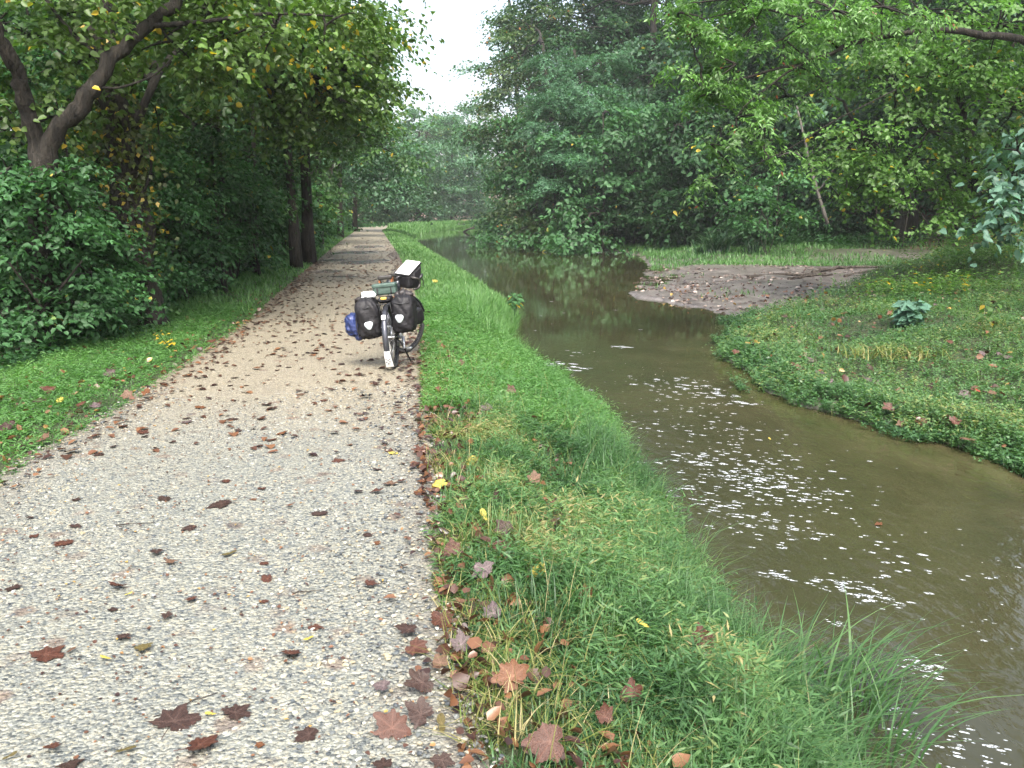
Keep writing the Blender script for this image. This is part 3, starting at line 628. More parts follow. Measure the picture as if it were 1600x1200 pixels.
obj('bank_grass', g_far, M_['grass_bright'], kind='stuff', label='rough green grass on the far bank behind the mud')
# leaf litter: on the far path, the mud bar and the forest floor
g_lit = G(); 
def flat(g, P, s, t, tilt=.25):
    n = len(P); d = hdir(n); d[:, 2] = RNG.normal(0, tilt * .5, n)
    nn = np.stack([RNG.normal(0, tilt, n), RNG.normal(0, tilt, n), np.ones(n)], 1)
    leaves6(g, P, d, nn, s, s * RNG.uniform(.5, 1.05, n), t, .12)
n = 2700; y = 5.5 + 72 * RNG.beta(1.7, 5.5, n); u = RNG.random(n); u = np.where(RNG.random(n) < .3, np.where(RNG.random(n) < .5, u * .1, 1 - u * .1), u)
x = PL(y) + (PR(y) - PL(y)) * u; flat(g_lit, np.stack([x, y, .028 + 0 * x], 1), RNG.uniform(.035, .105, n) * (.8 + .012 * y), RNG.random(n) ** 1.3 * .8, .06)
n = 1000; y = 3 + 42 * RNG.random(n) ** 1.5; sd = RNG.random(n) < .6
x = np.where(sd, PR(y) + RNG.normal(0.03, .10, n), PL(y) + RNG.normal(0, .10, n)); flat(g_lit, np.stack([x, y, np.maximum(height(x, y), 0) + .03], 1), RNG.uniform(.02, .06, n), RNG.random(n) ** 1.7 * .9, .25)
n = 2600; y = 2.0 + 6 * RNG.random(n); x = PL(y) + (PR(y) - PL(y)) * RNG.random(n); flat(g_lit, np.stack([x, y, .024 + 0 * x], 1), RNG.uniform(.006, .022, n), RNG.random(n), .2)
n = 3200; y = 1.7 + 14 * RNG.random(n) ** 1.4; u = RNG.random(n) ** 1.7; x = PR(y) + (WL(y) - PR(y)) * u * .9
flat(g_lit, np.stack([x, y, height(x, y) + .02 + .06 * RNG.random(n)], 1), RNG.uniform(.02, .075, n), RNG.random(n) ** .9 * .82, .9)
n = 900; y = 5 + 14 * RNG.random(n) ** 1.2; x = PL(y) - 1.9 * RNG.random(n)
flat(g_lit, np.stack([x, y, height(x, y) + .02 + .05 * RNG.random(n)], 1), RNG.uniform(.02, .08, n), RNG.random(n) ** .8, .9)
n = 900; y = 8 + 18 * RNG.random(n); x = WR(y) + 8 * RNG.random(n)
flat(g_lit, np.stack([x, y, height(x, y) + .08 + .06 * RNG.random(n)], 1), RNG.uniform(.04, .12, n), RNG.random(n) ** .8, .9)
obj('leaf_litter', g_lit, M_['litter'], kind='stuff', label='small trodden brown leaf scraps strewn over the gravel path')
g_ml = G(); n = 4200; y = 20 + 19 * RNG.random(n); e = 13 * RNG.random(n) ** 1.2; x = WR(y) + e
P = np.stack([x, y, np.maximum(height(x, y), ZW) + .015], 1); k = (noise(x, y, 1.3) + noise(x, y, .5) > -.1); flat(g_ml, P[k], RNG.uniform(.05, .17, k.sum()), RNG.random(k.sum()), .3)
obj('mud_litter', g_ml, M_['mudleaf'], kind='stuff', label='bleached leaf litter stuck to the mud bar')
g_fl = G(); n = 9000; y = 44 + 50 * RNG.random(n); x = hillfoot(y) + 26 * RNG.random(n)
flat(g_fl, np.stack([x, y, height(x, y) + .03], 1), RNG.uniform(.15, .32, n), RNG.random(n), .35)
n = 7000; y = 6 + 60 * RNG.random(n); x = PL(y) - 1.8 - 14 * RNG.random(n); flat(g_fl, np.stack([x, y, height(x, y) + .03], 1), RNG.uniform(.08, .2, n), RNG.random(n), .35)
obj('forest_litter', g_fl, M_['litter'], kind='stuff', label='brown leaf litter on the forest floor and hillside')
# low weeds on the forest floor to the left
g_w = G(); n = 16000; y = 7 + 60 * RNG.random(n) ** 1.3; x = PL(y) - 1.6 - 12 * RNG.random(n) ** 1.3
P = np.stack([x, y, height(x, y)], 1); P = P[noise(x, y, 2.2) > -.2]
sprigs(g_w, P, .28, 5, np.repeat(.07 + .002 * P[:, 1], 5), np.repeat(.045 + .0012 * P[:, 1], 5), np.clip(.4 + .5 * noise(P[:, 0], P[:, 1], 1.5), 0, 1), .12, .6, False)
n = 11000; y = 42 + 34 * RNG.random(n); x = hillfoot(y) - 2 + 15 * RNG.random(n); P = np.stack([x, y, height(x, y)], 1); P = P[noise(x, y, 2.6) > -.22]
sprigs(g_w, P, .5, 5, np.repeat(.004 * P[:, 1], 5), np.repeat(.0026 * P[:, 1], 5), np.clip(.4 + .5 * noise(P[:, 0], P[:, 1], 1.5), 0, 1), .12, .6, False)
obj('weeds', g_w, M_['under'], kind='stuff', label='low green weeds covering the shaded forest floor')
# ------------------------------------------------------------------ trees
def bez(a, b, c, n=7):
    t = np.linspace(0, 1, n)[:, None]; return a * (1 - t) ** 2 + 2 * b * t * (1 - t) + c * t * t
def wob(P, amp, rng):
    Q = P.copy(); Q[1:-1] += rng.normal(0, amp, (len(P) - 2, 3)); return Q
def resample(P, n):
    P = np.asarray(P, float); s = np.r_[0, np.cumsum(np.linalg.norm(np.diff(P, axis=0), axis=1))]; t = np.linspace(0, s[-1], n)
    # Catmull-like smoothing through cubic interpolation of each coordinate
    Q = np.stack([np.interp(t, s, P[:, k]) for k in range(3)], 1)
    for _ in range(2): Q[1:-1] = .25 * Q[:-2] + .5 * Q[1:-1] + .25 * Q[2:]
    return Q
def spray_cloud(gl, gt, c, R, L, W, cov, rng, style, flat=.72, tb=.5, twigs=True, hang=.25):
    """leafy sprays filling an ellipsoid of radius R round c: denser towards the shell, with gaps"""
    per = {'broad': 13, 'pinnate': 22, 'feather': 26}[style]; sl = {'broad': 7.5, 'pinnate': 5.5, 'feather': 9}[style] * L
    n = max(6, int(cov * 4 * PI * R * R / (L * W * .5) / per))
    nc = max(3, int(n / (9 if c[1] < 30 else 15)))                       # sprays gather in boughs, so the crown has clumps and holes
    u = unit(rng.normal(0, 1, (nc, 3))); rr = R * rng.uniform(.45, 1.08, nc) ** .7
    bc = c + u * rr[:, None] * np.array([1, 1, flat])
    k = rng.integers(0, nc, n)
    sc = bc[k] + rng.normal(0, .26 * min(R, 2.4), (n, 3)) * np.array([1, 1, .36])
    o = unit((sc - c) * np.array([1, 1, .35]) + rng.normal(0, .35 * R, (n, 3)) * np.array([1, 1, .4])); o[:, 2] -= hang * rng.uniform(.2, 1.4, n); o = unit(o)
    lat = unit(np.cross(o, np.array([0, 0, 1.])) + 1e-6); up = np.cross(lat, o)
    m = np.arange(per); f = (m // 2 + .5) / (per / 2); side = np.where(m % 2, 1., -1.)
    ln = sl * rng.uniform(.6, 1.25, n)
    tilt = unit(up + lat * rng.normal(0, .45, n)[:, None] + o * rng.normal(0, .3, n)[:, None])
    p = sc[:, None] + o[:, None] * ((f - .4)[None] * ln[:, None])[..., None]
    p[..., 2] -= .10 * (f ** 2)[None] * ln[:, None]
    sp = .25 if style != 'broad' else .55
    p = p + rng.normal(0, L * sp, p.shape) * np.array([1, 1, .6])
    d = o[:, None] * (.55 if style != 'broad' else .45) + lat[:, None] * side[None, :, None] * .8 + rng.normal(0, .30, p.shape); d[..., 2] -= .28
    nn = tilt[:, None] + rng.normal(0, .38, p.shape)
    P, D, Nn = p.reshape(-1, 3), d.reshape(-1, 3), nn.reshape(-1, 3); q = len(P)
    bt = tb + rng.normal(0, .15, nc)
    t = np.clip(np.repeat(bt[k] + rng.normal(0, .06, n), per) + rng.normal(0, .13, q), 0, .93)
    y = rng.random(q) < .018; t = np.where(y, rng.uniform(.94, 1, q), t)
    yb = np.repeat(rng.random(n) < .018, per); t = np.where(yb & (rng.random(q) < .7), rng.uniform(.94, 1, q), t)
    (leaves6 if style == 'broad' and c[1] < 26 else leaves)(gl, P, D, Nn, L * rng.uniform(.6, 1.25, q), W * rng.uniform(.7, 1.2, q), t, .16)
    if twigs:
        for j in range(min(nc, 16)):
            e = bc[j]; mid = (c + e) / 2 + rng.normal(0, .1 * R, 3); mid[2] += .1 * R
            gt.tube(bez(c, mid, e, 5), np.linspace(.011, .004, 5) * (1 + R), 4, cap=False)
def keep_gap(c, R, L, group):
    """crowns on either side stop short of the strip of open sky above the canal"""
    if group == GAPPED[0] and 40 < c[1] < 72 and c[2] - .8 * R < 2.6: c = c.copy(); c[0] = min(c[0], PL(c[1]) - .5 - .55 * R)
    elif group == 'shrubs left of the path' or (group == GAPPED[0] and c[2] - .8 * R < 2.6 and c[1] < 72):
        c = c.copy(); c[0] = min(c[0], PL(c[1]) - (.95 if c[1] < 20 else .55) - R - 1.5 * L)
    elif group == GAPPED[0] and c[0] + R > PL(c[1]) and c[1] < 72: c = c.copy(); c[2] = max(c[2], 3.3 + .8 * R)
    if group not in GAPPED: return c
    d = c[1]; e = (R * (1.28 if group == GAPPED[0] else .75) + 4 * L) * F_PX / d; v = c - np.array([0, 0, CAM_H]); zc = v[1] * _cp - v[2] * _sp
    px, py = 800 + F_PX * v[0] / zc, 600 - F_PX * (v[1] * _sp + v[2] * _cp) / zc; q = np.array([py - .6 * e, py, py + .6 * e])
    if px < 700 and group == GAPPED[0]: px = min(px, (np.interp(q, [-100, 0, 50, 100, 150, 180, 230, 300], [720, 684, 632, 648, 668, 678, 700, 720])).min() - e)
    elif group == GAPPED[1]: px = max(px, (np.interp(q, [-100, 0, 50, 100, 150, 200, 300], [775, 765, 748, 728, 722, 728, 750])).max() + e)
    else: return c
    return np.array([(px - 800) * zc / F_PX, c[1], c[2]])
GAPPED = ('trees along the path', 'trees across the canal')
def tree(name, label, cat, base, limbs, blobs, leaf, bark='bark', L=.12, W=None, cov=.4, style='broad', seed=0, group=None, flat=.72, tb=.5, hang=.25, twigs=True, limbn=9, lr=.03, crown_name='crown', trunk_name='trunk'):
    """limbs: list of (points, r0, r1); blobs: (centre, radius) foliage masses, each reached by a limb"""
    rng = np.random.default_rng(1000 + seed); W = W or L * .62
    root = empty(name, base, label=label, cat=None) if False else empty(name, base)
    tag(root, label, cat, group)
    gt, gl = G(), G(); spine = []
    for k, (pts, r0, r1) in enumerate(limbs):
        P = resample(pts, max(6, 4 * len(pts))); m = len(P)
        if len(pts) > 2 and r0 > .06: P = wob(P, r0 * .14, rng)
        R = np.linspace(r0, r1, m) * (1 + .10 * rng.normal(0, 1, m).clip(-1, 1))
        if k == 0: R[0] *= 1.5; R[1] *= 1.15
        gt.tube(P, R, 10 if r0 > .1 else 7); spine.append(P)
    S = np.concatenate([p[len(p) // 3:] for p in spine])
    for c, R in blobs:
        c = keep_gap(np.asarray(c, float), R, L, group)
        w = np.linalg.norm(S - c, axis=1) + np.where(S[:, 2] > c[2] + .3 * R, 2 * R, 0); a = S[w.argmin()]
        dist = np.linalg.norm(c - a)
        if dist > .3:
            mid = (a + c) / 2; mid[2] += .14 * dist; r0 = min(.12, lr + .014 * dist)
            gt.tube(wob(bez(a, mid, c, limbn), .02 * dist, rng), np.linspace(r0, .014, limbn), 6, cap=False)
        spray_cloud(gl, gt, c, R, L, W, cov, rng, style, flat, tb, twigs, hang)
    obj(trunk_name, gt, M_[bark], root, off=base)
    obj(crown_name, gl, M_[leaf], root, off=base)
    return root
def base_at(px, d): x = (px - 800) / F_PX * d; x = at(px, 380, d)[0]; return np.array([x, d, H(x, d) - .08])
def B(*l): return [(at(a, b, d), r) for a, b, d, r in l]
def up(base, *pix): return [base] + [at(a, b, d) for a, b, d in pix]
GL = 'trees along the path'; GR = 'trees across the canal'
# --- left of the path
b = base_at(50, 11)
tree('tree', 'near dark twisted tree forking low at the far left edge', 'tree', b,
     [(up(b, (62, 330, 11), (66, 240, 11)), .15, .12), (up(at(63, 310, 11), (62, 260, 11), (54, 210, 11), (40, 165, 10.9), (28, 110, 10.7), (0, 60, 10.5), (-50, -40, 10.2)), .125, .06),
      (up(at(66, 330, 11), (68, 270, 11), (76, 222, 11), (100, 188, 11), (128, 172, 11), (140, 145, 11), (165, 100, 11.1), (230, 42, 11.4), (300, -20, 11.8), (390, -120, 12.4)), .125, .045),
      (up(at(165, 100, 11.1), (120, 60, 11.2), (70, 0, 11.3), (40, -80, 11.4)), .03, .012), (up(at(240, 40, 11.4), (310, 35, 11.8), (420, 20, 12.6), (520, 25, 13.5)), .035, .012),
      (up(at(150, 135, 11), (180, 140, 11.1), (240, 120, 11.5), (300, 60, 12)), .018, .006)],
     B((90, 30, 11.6, .75), (40, 120, 11.4, .55), (120, 100, 12, .6), (270, 90, 12, .7), (330, 20, 12.2, .9), (210, -20, 11.8, .9), (-20, -10, 10.6, .7), (350, 130, 12.6, .8), (430, 40, 13, .9), (110, 190, 12.2, .5), (520, 40, 13.6, .7)),
     'maple_yellow', L=.105, W=.085, cov=.36, seed=1, group=GL, lr=.012)
b = base_at(218, 13)
r = tree('tree', 'crooked dark trunk wrapped in yellowing ivy at the left', 'tree', b,
     [(up(b, (216, 370, 13), (206, 300, 13), (192, 220, 13), (168, 150, 13), (155, 60, 13), (150, -60, 13), (140, -260, 13)), .27, .15), (up(at(196, 235, 13), (215, 190, 13.1), (238, 130, 13.4), (300, 40, 15), (360, -60, 15.6)), .07, .03),
      (up(at(205, 330, 13), (226, 300, 12.9), (238, 260, 12.8), (232, 225, 12.8)), .035, .012)],
     B((120, -20, 14.6, 1.4), (250, -60, 15, 1.6), (60, 70, 15, 1.2), (330, 60, 15, 1.5), (260, 170, 15.5, 1.1), (400, 0, 15.5, 1.5), (40, 0, 15, 1.4), (320, 220, 16, 1.1), (120, 150, 15.6, .8)),
     'maple', L=.12, W=.095, cov=.34, seed=2, group=GL)
gi = G(); rg = np.random.default_rng(5)
for px, py, rr, n in ((196, 215, .24, 170), (190, 240, .24, 220), (205, 270, .22, 150), (180, 170, .2, 100), (208, 310, .2, 110), (160, 100, .22, 120), (155, 40, .25, 140), (214, 345, .25, 130)):
    c = at(px, py, 12.78); P = c + rg.normal(0, rr, (n, 3)) * np.array([1, .6, 1.3]); leaves(gi, P, rg.normal(0, 1, (n, 3)) + np.array([0, -.3, -.8]), rg.normal(0, .5, (n, 3)) + np.array([0, -1, .3]), .085, .06, np.clip(rg.normal(.5, .25, n), 0, 1))
obj('ivy', gi, M_['ivy'], r, off=b)
def straight(px, d, top, r0, lean=0, r1=None):
    b = base_at(px, d); t = np.array([b[0] + lean, d, top]); m = (b + t) / 2; m[0] += -.25 * lean + .1
    return b, [([b, b * .75 + m * .25, m, t], r0, r1 or r0 * .45)]
def simple(label, px, d, top, r0, lean, blobs, leaf, seed, group=GL, **kw):
    b, l = straight(px, d, top, r0, lean)
    return tree('tree', label, 'tree', b, l + kw.pop('extra', []), B(*blobs), leaf, seed=seed, group=group, **kw)
simple('slender maple right of the ivy clad trunk with branches arching toward the path', 352, 20, 11, .085, -.5,
       ((400, 110, 18.5, 1.5), (470, 70, 19, 1.6), (545, 40, 20, 1.6), (615, 15, 20, 1.3), (520, 150, 19.5, 1.5), (440, 190, 18.5, 1.3), (590, 110, 20.5, 1.3), (380, 40, 18, 1.5), (350, 240, 18, 1.1), (545, 200, 20.5, 1.1), (480, -40, 20, 2), (580, -50, 20, 1.6), (610, 150, 21, .9), (400, 270, 18.5, .8)),
       'maple_yellow', 3, L=.13, W=.105, cov=.42, extra=[([at(300, 40, 18), at(390, 70, 18.4), at(480, 105, 19), at(560, 112, 20)], .06, .015)])
simple('first of two dark trunks standing close together beside the path, leaning left', 462, 27, 13, .15, -1.1,
       ((470, 255, 26, 1.5), (535, 240, 27, 1.6), (595, 205, 28, 1.6), (615, 150, 28, 1.0), (420, 300, 26, 1.2), (610, 255, 29, 1.2), (500, 130, 28, 2.2), (560, 30, 28, 2.4), (450, 60, 28, 2.4), (605, 60, 28, 1.3), (632, 195, 29, .8), (655, 15, 28, .5), (635, 110, 28, .6), (668, 122, 28.5, .16)),
       'maple', 4, L=.16, W=.12, cov=.40)
simple('second of two dark trunks standing close together beside the path, upright', 482, 30, 15, .19, -.3,
       ((560, 285, 33, 1.6), (610, 265, 34, 1.7), (505, 300, 32, 1.6), (600, 80, 34, 2.8), (615, 190, 34, 1.4), (520, 200, 33, 2.6), (470, 120, 33, 3), (630, 240, 35, 1.0), (560, 170, 33, 2.4), (622, 50, 33, 1.2)),
       'maple', 5, L=.19, W=.14, cov=.38)
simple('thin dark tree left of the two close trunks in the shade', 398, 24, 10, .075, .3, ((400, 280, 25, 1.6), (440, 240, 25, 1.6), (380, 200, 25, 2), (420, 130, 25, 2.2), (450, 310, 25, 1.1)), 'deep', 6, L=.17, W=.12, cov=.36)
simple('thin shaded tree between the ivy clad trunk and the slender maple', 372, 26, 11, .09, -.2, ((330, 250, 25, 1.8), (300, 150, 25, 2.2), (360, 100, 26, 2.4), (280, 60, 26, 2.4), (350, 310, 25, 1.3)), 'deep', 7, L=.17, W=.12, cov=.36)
simple('dense tree overhanging the path just past the two close trunks', 500, 45, 15, .17, .4,
       ((575, 285, 45, 1.5), (615, 265, 46, 1.6), (635, 220, 46, 1.5), (560, 255, 45, 3), (585, 170, 46, 3.0), (525, 320, 44, 1.3), (590, 100, 46, 2.4), (520, 120, 46, 4)), 'maple', 8, L=.24, W=.18, cov=.36)
simple('tree shading the far end of the gravel path before the bend', 532, 58, 16, .19, .2,
       ((595, 300, 58, 1.6), (632, 290, 59, 1.8), (640, 240, 60, 2.4), (600, 240, 59, 3.2), (640, 185, 61, 1.6), (545, 318, 57, 1.5), (605, 160, 60, 3.2)), 'pale', 9, L=.28, W=.2, cov=.36)
simple('leafy tree on the inside of the bend where the path disappears', 556, 78, 15, .2, .2,
       ((640, 305, 76, 2), (660, 270, 76, 2.8), (668, 225, 78, 2.6), (605, 300, 75, 2.2), (680, 300, 80, 2.0), (630, 250, 78, 4)), 'pale', 10, L=.34, W=.25, cov=.34)
far = [('hazy tree at the bend of the canal, nearest of the far group', 655, 132, 13, ((650, 325, 130, 3.2), (680, 300, 140, 4.2), (690, 245, 138, 4.8), (655, 205, 132, 4.6), (620, 300, 126, 4), (625, 240, 126, 4.6), (665, 335, 140, 2.6))),
       ('pale rounded tree beyond the far bank with its crown below the sky gap', 706, 156, 14, ((700, 305, 152, 4.8), (718, 250, 154, 5.4), (694, 205, 154, 5.4), (725, 318, 156, 4.0), (738, 280, 158, 4.4), (706, 335, 152, 3))),
       ('bluish hazy tree behind the far grassy bank, beside the olive trees', 748, 182, 12, ((740, 315, 178, 5), (748, 265, 178, 5.4), (738, 225, 180, 6), (760, 300, 178, 5.4), (772, 325, 176, 4.4), (750, 338, 176, 3.4))),
       ('faint farthest tree filling the bottom of the sky gap', 712, 210, 20, ((705, 215, 205, 7), (720, 185, 205, 5), (690, 195, 205, 5), (735, 200, 208, 6), (715, 260, 205, 8)))]
for i, (lab, px, d, top, bl) in enumerate(far):
    simple(lab, px, d, top, .3, .3, bl, 'pale', 20 + i, group='hazy trees beyond the bend', L=.0036 * d, W=.0026 * d, cov=.6, twigs=False)
# --- across the canal
simple('big light green maple spreading over the spit at the right edge', 1640, 29, 13, .17, -3.2,
       ((1300, 250, 22, .75), (1350, 215, 22, 1.0), (1405, 265, 22, 1.1), (1345, 290, 21.5, .65), (1450, 205, 22, 1.2), (1530, 285, 22.5, 1.0), (1440, 300, 22, .8), (1400, 130, 22, 1.3), (1500, 110, 22, 1.4), (1580, 170, 21.5, 1.3), (1340, 60, 22, 1.0), (1560, 40, 21, 1.4), (1440, 20, 22, 1.4), (1270, 240, 22, .35), (1310, 305, 21.5, .4), (1390, 325, 21.5, .5), (1250, 110, 22.5, .6), (1490, 330, 22, .6), (1370, 345, 21.5, .25), (1590, 280, 22, 1)),
       'light', 30, GR, L=.13, W=.095, cov=.36, tb=.58, lr=.015,
       extra=[([at(1522, 290, 23.5), at(1512, 225, 23.3), at(1500, 150, 23), at(1470, 40, 22.5)], .12, .05), ([at(1512, 225, 23.3), at(1540, 150, 23), at(1590, 60, 22.5)], .07, .03), ([at(1505, 320, 23.5), at(1450, 220, 22.5), at(1370, 240, 22.5)], .03, .012)])
b = base_at(1680, 17)
tree('tree', 'feathery leaved tree reaching a long bare limb in from the right', 'tree', b,
     [(up(b, (1680, 250, 17), (1670, 120, 17), (1650, -60, 17)), .2, .12), (up(at(1672, 130, 17), (1600, 58, 17), (1520, 52, 16.8), (1464, 44, 16.5), (1340, 64, 16), (1270, 95, 15.7), (1165, 120, 15.2), (1100, 140, 15)), .085, .012),
      (up(at(1345, 63, 16), (1290, 88, 15.6), (1240, 105, 15.4), (1150, 175, 15), (1150, 210, 15)), .03, .008), (up(at(1310, 75, 16), (1260, 30, 15.8), (1180, 10, 15.5), (1100, 30, 15.2)), .03, .008), (up(at(1400, 140, 15), (1300, 190, 15), (1230, 235, 15), (1150, 270, 15)), .012, .006)],
     B((1150, 100, 15, .62), (1095, 150, 15, .5), (1180, 35, 15.4, .7), (1080, 60, 15, .45), (1150, 185, 15, .5), (1225, 60, 15.5, .65), (1120, 0, 15.4, .65), (1110, 225, 15, .30), (1230, 150, 15.8, .45), (1300, 15, 15.8, .8), (1055, 110, 15, .25), (1130, 265, 15.1, .22), (1100, 285, 15.1, .16), (1190, 230, 15.4, .35), (1060, 20, 15.2, .4), (1200, -30, 15.4, .8), (1380, 10, 16, .8), (1280, 120, 16, .35)) + [(np.array(q), r_) for q, r_ in (((11.5, 12, 11.5), 2.2), ((9.5, 19, 13.5), 2.4))],
     'walnut', 'bark', L=.105, W=.036, cov=.40, style='pinnate', seed=31, group=GR, tb=.55, hang=.55, lr=.006)
simple('feathery blue green tree with layered boughs leaning over the water', 930, 60, 12, .2, -1.6,
       ((900, 130, 58, 2.0), (858, 165, 58, 1.8), (950, 170, 58, 1.9), (910, 205, 57, 1.8), (965, 225, 57, 1.6), (880, 250, 56, 1.5), (935, 262, 56, 1.3), (835, 210, 58, 1.5), (990, 200, 57, 1.5), (870, 95, 59, 1.6), (940, 100, 59, 1.8), (850, 285, 56, 1.0)),
       'locust', 32, GR, L=.20, W=.07, cov=.55, style='feather', flat=.42, tb=.6, hang=.35)
simple('olive maple drooping to the water at the narrow end of the canal', 868, 64, 13, .24, -1.0,
       ((828, 305, 64, 1.9), (818, 255, 66, 2.2), (822, 225, 66, 2.4), (850, 300, 62, 1.7), (812, 330, 66, 1.5), (830, 345, 63, 1.3), (842, 345, 60, 1.3), (790, 185, 68, 2.6), (828, 140, 68, 2.6), (800, 90, 70, 3.0), (818, 350, 62, 1.0), (880, 335, 60, 1.2), (806, 290, 66, 1.2), (830, 45, 70, 3.0), (815, 362, 60, .7)),
       'olive', 33, GR, L=.26, W=.19, cov=.38, tb=.52)
simple('pale hazy tree on the right shore reaching into the sky gap', 815, 92, 24, .3, -1.5,
       ((768, 250, 88, 2.8), (745, 190, 88, 3.2), (762, 125, 90, 3.8), (778, 60, 92, 4.2), (795, 10, 92, 4.6), (790, 295, 86, 2.2), (740, 100, 88, 1.8), (780, -60, 92, 4.5), (733, 150, 88, 1.4), (752, 40, 90, 1.6)),
       'pale', 34, GR, L=.36, W=.26, cov=.34, tb=.5)
simple('tall dark tree behind the feathery blue green one, its trunk seen high up', 1012, 66, 27, .36, -.4,
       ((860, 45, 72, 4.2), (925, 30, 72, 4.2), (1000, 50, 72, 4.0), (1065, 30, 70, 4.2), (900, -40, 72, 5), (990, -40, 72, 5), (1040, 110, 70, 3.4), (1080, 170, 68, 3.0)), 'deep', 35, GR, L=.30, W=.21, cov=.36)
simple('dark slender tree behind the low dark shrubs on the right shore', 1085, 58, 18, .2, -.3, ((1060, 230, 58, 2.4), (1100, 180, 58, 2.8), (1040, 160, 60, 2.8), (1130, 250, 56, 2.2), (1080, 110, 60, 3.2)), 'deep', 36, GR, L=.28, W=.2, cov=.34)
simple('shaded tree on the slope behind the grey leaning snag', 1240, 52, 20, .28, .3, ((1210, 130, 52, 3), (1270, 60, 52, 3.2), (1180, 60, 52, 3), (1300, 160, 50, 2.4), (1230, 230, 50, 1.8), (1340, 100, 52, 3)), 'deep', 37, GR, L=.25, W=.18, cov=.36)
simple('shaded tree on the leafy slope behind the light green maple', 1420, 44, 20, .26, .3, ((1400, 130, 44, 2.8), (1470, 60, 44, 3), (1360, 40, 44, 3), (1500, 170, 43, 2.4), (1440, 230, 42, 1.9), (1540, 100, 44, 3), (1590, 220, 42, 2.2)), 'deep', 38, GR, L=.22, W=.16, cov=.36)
# shrubs
def shrub(label, px, d, blobs, leaf, seed, group, L, W=None, cov=.42, **kw):
    b = base_at(px, d); rng = np.random.default_rng(seed)
    if group == GU: b[0] = min(b[0], PL(d) - 1.9); b[2] = H(b[0], b[1]) - .05
    limbs = [([b, b + np.array([rng.normal(0, .15), 0, .5]), b + np.array([rng.normal(0, .35), rng.normal(0, .3), 1.3])], .028, .01) for _ in range(3)]
    return tree('shrub', label, 'shrub', b, limbs, B(*blobs), leaf, seed=seed, group=group, L=L, W=W, cov=cov, lr=.006, crown_name='foliage', trunk_name='stems', **kw)
GU = 'shrubs left of the path'; GS = 'shrubs across the canal'
S1 = [('broad leaved bush at the left edge below the twisted fork', 30, 11.4, ((10, 300, 11.4, .8), (80, 325, 11.6, .75), (-40, 380, 11, .8), (40, 395, 11.2, .8), (115, 380, 11.8, .6), (15, 262, 10.4, .40), (72, 288, 10.3, .34), (118, 268, 10.5, .36), (45, 335, 10.3, .45), (90, 345, 10.4, .42))),
      ('bush with drooping leaves below the broad leaved bush, at the left edge by the verge', 50, 10.6, ((10, 470, 10.6, .6), (80, 450, 10.8, .6), (-40, 500, 10.0, .6), (130, 475, 11, .5), (50, 510, 10.4, .35), (150, 430, 11.4, .45))),
      ('bush growing at the foot of the ivy clad trunk', 215, 12.5, ((170, 430, 12.2, .6), (250, 450, 12.4, .55), (215, 480, 12, .5), (285, 420, 13, .45), (170, 500, 11.4, .45))),
      ('bright green bush right of the ivy clad trunk', 300, 15, ((280, 290, 15.4, .9), (330, 320, 15.4, .9), (300, 360, 15, .8), (370, 345, 16, .7), (250, 330, 15, .6), (345, 390, 15.6, .6), (395, 330, 17, .5))),
      ('dark bush on the slope where the verge narrows', 310, 14, ((300, 440, 13.6, .6), (345, 425, 14.4, .6), (270, 470, 13, .45), (330, 465, 13.6, .35), (375, 410, 15.6, .5))),
      ('small bush close to the verge below the thin shaded trees', 390, 18, ((395, 385, 18, .75), (430, 375, 19, .7), (400, 420, 17.4, .4), (370, 375, 18.4, .7))),
      ('bush at the foot of the two close trunks', 440, 25, ((450, 375, 24, .8), (425, 350, 25, 1.0), (480, 360, 27, .8), (400, 340, 25, 1.0))),
      ('low bush at the path side past the two close trunks', 500, 36, ((485, 358, 36, .8), (500, 340, 38, 1.2), (480, 340, 36, 1.2))),
      ('leafy bush between the ivy clad trunk and the first thin shaded tree', 330, 19, ((330, 340, 19, .9), (365, 310, 20, 1.0), (310, 380, 18.4, .7), (380, 350, 19, .8), (345, 270, 21, 1.1))),
      ('bush in front of the second of the two close trunks, touching the verge', 470, 29, ((440, 345, 28, .9), (465, 320, 29, 1.0), (455, 365, 27, .7), (480, 345, 30, .9), (430, 315, 29, 1.1))),
      ('feathery bush past the two close trunks, below the dense overhanging tree', 500, 42, ((500, 335, 42, 1.3), (515, 315, 43, 1.4), (485, 320, 42, 1.4), (520, 345, 44, 1.0))),
      ('shrub under the slender maple with foliage hanging at head height', 400, 22, ((400, 300, 22, 1.1), (430, 280, 22, 1.0), (415, 335, 21.5, .8), (370, 280, 22, 1.1))),
      ('rounded bush beside the farthest stretch of gravel', 545, 56, ((525, 345, 55, 1.0), (530, 330, 58, 1.4), (515, 335, 54, 1.4)))]
for i, (lab, px, d, bl) in enumerate(S1):
    shrub(lab, px, d, bl, 'under', 50 + i, GU, max(.085, .0062 * d), max(.056, .0042 * d), .40, tb=.45)
